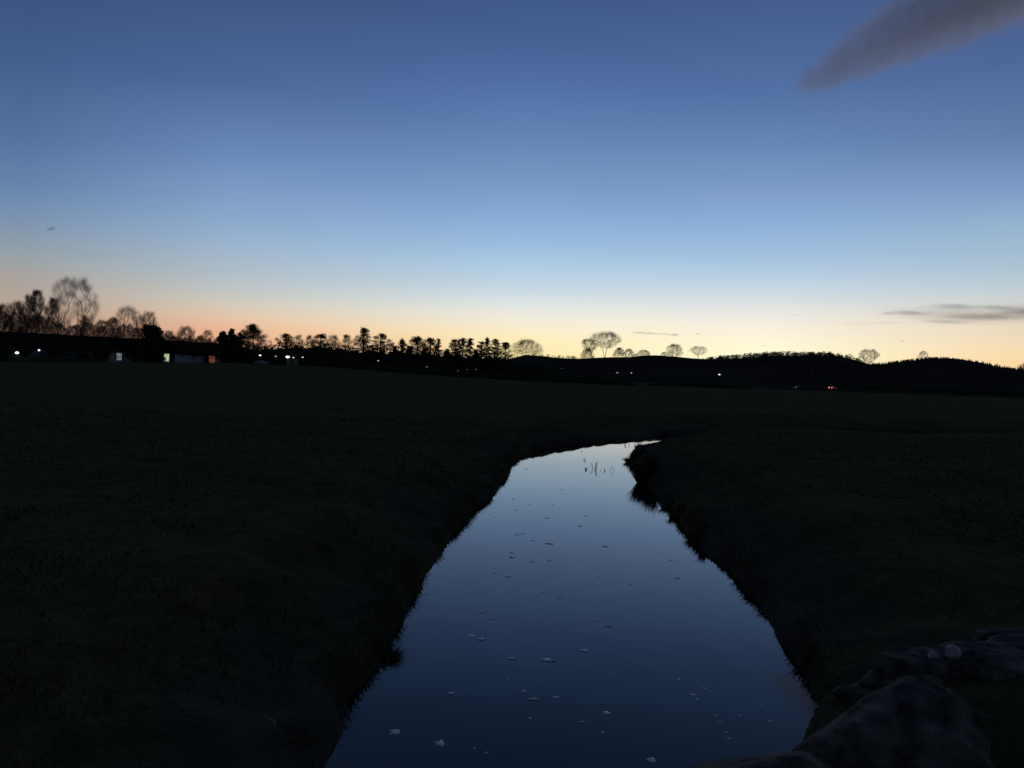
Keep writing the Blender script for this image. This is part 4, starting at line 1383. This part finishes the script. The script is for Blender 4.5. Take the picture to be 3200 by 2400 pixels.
for px, py, a_, b_, c_, sd_, nm_, mt_, rg_, lab in [
    (2880, 2108, 0.56, 0.32, 0.26, 21, 'boulder', ROCK, 0.12, 'bluish jagged rock just behind the biggest boulder'),
    (2735, 2160, 0.26, 0.20, 0.16, 22, 'boulder', ROCK, 0.12, 'small pale rock against the shoulder of the biggest boulder'),
    (3095, 2056, 0.52, 0.28, 0.14, 23, 'boulder', ROCK, 0.12, 'long flat pale rock beside two round stones'),
    (3185, 2034, 0.40, 0.22, 0.14, 24, 'boulder', ROCK, 0.12, 'pale flat rock beyond the long one towards the meadow'),
    (3150, 2000, 0.50, 0.18, 0.09, 25, 'boulder', ROCK, 0.12, 'low streak of flat rock farthest up in the grass'),
    (3050, 2016, 0.28, 0.16, 0.09, 26, 'boulder', ROCK, 0.12, 'small flat rock in the grass behind two round stones'),
    (2985, 2100, 0.34, 0.26, 0.20, 41, 'stone', ROCK, 0.12, 'rough grey stone joining the bluish jagged rock to the pale flat rock'),
    (3120, 2100, 0.46, 0.28, 0.17, 42, 'stone', ROCK, 0.12, 'broad dark stone below the pale flat rock'),
    (2790, 2140, 0.30, 0.22, 0.18, 43, 'stone', ROCK, 0.12, 'jagged stone filling the gap behind the shoulder of the biggest boulder'),
    (2860, 2150, 0.34, 0.22, 0.16, 44, 'stone', ROCK, 0.12, 'rough stone in front of the bluish jagged rock'),
    (2680, 2190, 0.26, 0.18, 0.12, 45, 'stone', ROCK, 0.12, 'lowest small stone, right at the waterside shoulder of the biggest boulder'),
    (2918, 2060, 0.060, 0.06, 0.06, 27, 'round_stone', PALE_STONE, 0.04, 'smaller of two round pale stones on the rock ledge'),
    (2976, 2054, 0.085, 0.085, 0.08, 28, 'round_stone', PALE_STONE, 0.04, 'larger of two round pale stones on the rock ledge'),
]:
    p_ = hit(px, py)
    up_ = c_ * (0.9 if nm_ == 'round_stone' else 0.25)
    if nm_ == 'round_stone':     # they lie on the ledge in front of the long rock
        bpy.context.view_layer.update()
        ok_, loc_, *_r = sc.ray_cast(bpy.context.evaluated_depsgraph_get(), CAM, ray(px, py).normalized())
        if ok_: p_ = loc_
        up_ = c_ * 0.6
    boulder(p_.x, p_.y, p_.z + up_, a_, b_, c_, sd_, lab, rough=rg_, sub=3 if nm_ == 'round_stone' else 5, name=nm_, mat=mt_)


# ------------------------------------------------------------------ clouds
def cloud(parts, Y, dens, col, label, noise=0.6, nscale=6.0, aniso=0.2, depth=1.0, soft=0.15):
    """parts: (px, py, half length px, half height px, tilt degrees)"""
    k = Y / F
    C = [(at(p[0], p[1], Y), p[2] * k, p[3] * k, R(p[4])) for p in parts]
    org = sum((c[0] for c in C), Vector()) / len(C)
    m = MB()
    mat = bpy.data.materials.new('cloud_vapour')
    mat.use_nodes = True
    n_ = mat.node_tree
    n_.nodes.remove(n_.nodes['Principled BSDF'])
    out = n_.nodes['Material Output']
    pv = n_.nodes.new('ShaderNodeVolumePrincipled')
    pv.inputs['Color'].default_value = (*col, 1)
    pv.inputs['Anisotropy'].default_value = aniso
    n_.links.new(pv.outputs[0], out.inputs['Volume'])
    t_ = n_.nodes.new('ShaderNodeTexCoord')
    total = None
    span_ = max(c[1] for c in C)
    for c, a, b, tl in C:
        mp = n_.nodes.new('ShaderNodeMapping')
        mp.vector_type = 'TEXTURE'
        mp.inputs['Location'].default_value = c - org
        mp.inputs['Rotation'].default_value = (0, -tl - 0.0, 0)
        dpt = max(b * 1.5, min(a, b * 3)) * depth
        mp.inputs['Scale'].default_value = (a, dpt, b)
        n_.links.new(t_.outputs['Object'], mp.inputs['Vector'])
        ln_ = n_.nodes.new('ShaderNodeVectorMath'); ln_.operation = 'LENGTH'
        n_.links.new(mp.outputs[0], ln_.inputs[0])
        mr_ = n_.nodes.new('ShaderNodeMapRange')
        mr_.interpolation_type = 'SMOOTHSTEP'
        mr_.inputs['From Min'].default_value = 1.0; mr_.inputs['From Max'].default_value = soft
        n_.links.new(ln_.outputs['Value'], mr_.inputs['Value'])
        if total is None:
            total = mr_.outputs['Result']
        else:
            mm = n_.nodes.new('ShaderNodeMath'); mm.operation = 'MAXIMUM'
            n_.links.new(total, mm.inputs[0]); n_.links.new(mr_.outputs['Result'], mm.inputs[1])
            total = mm.outputs[0]
        # hull piece
        q = len(m.v)
        for i in range(9):
            ph = math.pi * i / 8 - math.pi / 2
            for j in range(16):
                an = 2 * math.pi * j / 16
                v = Vector((a * math.cos(ph) * math.cos(an), dpt * math.cos(ph) * math.sin(an), b * math.sin(ph))) * 1.03
                v = Matrix.Rotation(-tl, 3, 'Y') @ v
                m.v.append(tuple(v + c - org))
        for i in range(8):
            for j in range(16):
                A = q + i * 16 + j; B = q + i * 16 + (j + 1) % 16
                m.f.append((A, B, B + 16, A + 16))
    nz_ = n_.nodes.new('ShaderNodeTexNoise')
    nz_.inputs['Scale'].default_value = nscale / span_
    nz_.inputs['Detail'].default_value = 4
    n_.links.new(t_.outputs['Object'], nz_.inputs['Vector'])
    mr2 = n_.nodes.new('ShaderNodeMapRange')
    mr2.inputs['From Min'].default_value = 0.3; mr2.inputs['From Max'].default_value = 0.7
    mr2.inputs['To Min'].default_value = 1 - noise; mr2.inputs['To Max'].default_value = 1.0
    n_.links.new(nz_.outputs['Fac'], mr2.inputs['Value'])
    mu = n_.nodes.new('ShaderNodeMath'); mu.operation = 'MULTIPLY'
    n_.links.new(total, mu.inputs[0]); n_.links.new(mr2.outputs[0], mu.inputs[1])
    m2 = n_.nodes.new('ShaderNodeMath'); m2.operation = 'MULTIPLY'; m2.inputs[1].default_value = dens
    n_.links.new(mu.outputs[0], m2.inputs[0])
    n_.links.new(m2.outputs[0], pv.inputs['Density'])
    o = m.build('cloud', mat)
    o.location = org
    # one closed skin round the puffs
    rmh = o.modifiers.new('skin', 'REMESH'); rmh.mode = 'VOXEL'; rmh.voxel_size = max(min(c[2] for c in C) * 0.35, span_ / 60)
    return tag(o, label, 'cloud', 'evening clouds')


cloud([(2585, 236, 122, 54, 17), (2650, 190, 130, 74, 20), (2720, 150, 160, 104, 24), (2850, 82, 205, 130, 24), (3000, 8, 240, 158, 24), (3180, -78, 290, 172, 22), (3380, -156, 330, 185, 20)], 3000, 0.0085, (0.68, 0.83, 1.0),
      'big dark slanting cloud with a pinkish underside high in the sky', noise=0.75, nscale=9, soft=0.5)
cloud([(158, 716, 17, 5, 8), (166, 713, 10, 6, 10)], 6000, 0.03, (0.4, 0.4, 0.45), 'tiny lone grey cloud above the bare willow', noise=0.4)
cloud([(2030, 1042, 60, 5, 1), (2000, 1040, 40, 5, 0), (2075, 1044, 50, 4, 0), (2108, 1046, 22, 6, 0)], 9000, 0.010, (0.4, 0.35, 0.33), 'thin brown cloud streak above the ridge trees')
cloud([(2180, 1044, 16, 4, 0)], 9000, 0.010, (0.4, 0.37, 0.35), 'tiny brown dash of cloud beyond the thin streak')
cloud([(2390, 1080, 22, 3, 0)], 9000, 0.008, (0.45, 0.45, 0.42), 'faint tiny dash of cloud over the wooded hill')
cloud([(2818, 1065, 14, 5, 0)], 9000, 0.008, (0.45, 0.45, 0.45), 'small grey dash of cloud alone above the far conifer hill')
cloud([(2840, 978, 95, 10, 0), (2780, 980, 40, 7, 0)], 9000, 0.0055, (0.4, 0.42, 0.46), 'short dark bar at the near end of the grey cloud bank')
cloud([(2990, 958, 120, 13, 0), (3120, 962, 130, 10, -1)], 9000, 0.0042, (0.42, 0.45, 0.5), 'uppermost grey band of the low cloud bank')
cloud([(3080, 990, 200, 16, 2), (3220, 975, 160, 14, 3), (2960, 1006, 120, 10, 0)], 9000, 0.0040, (0.42, 0.45, 0.48), 'broadest grey band, lowest in the cloud bank')
cloud([(3010, 984, 330, 36, 0), (3200, 978, 260, 40, 0)], 9000, 0.0011, (0.45, 0.47, 0.5), 'broad pale grey veil behind the streaks of the low cloud bank')
cloud([(2680, 1012, 90, 7, 1), (2780, 1008, 110, 7, 2)], 9000, 0.0018, (0.5, 0.48, 0.46), 'faint long wisp of cloud below the dark bar')
cloud([(2480, 984, 60, 4, 2)], 9000, 0.0025, (0.5, 0.48, 0.46), 'barely visible short wisp of cloud in the pale sky')

sc.cycles.volume_step_rate = 1.0
sc.cycles.volume_bounces = 1
sc.cycles.max_bounces = 8
sc.cycles.transparent_max_bounces = 16
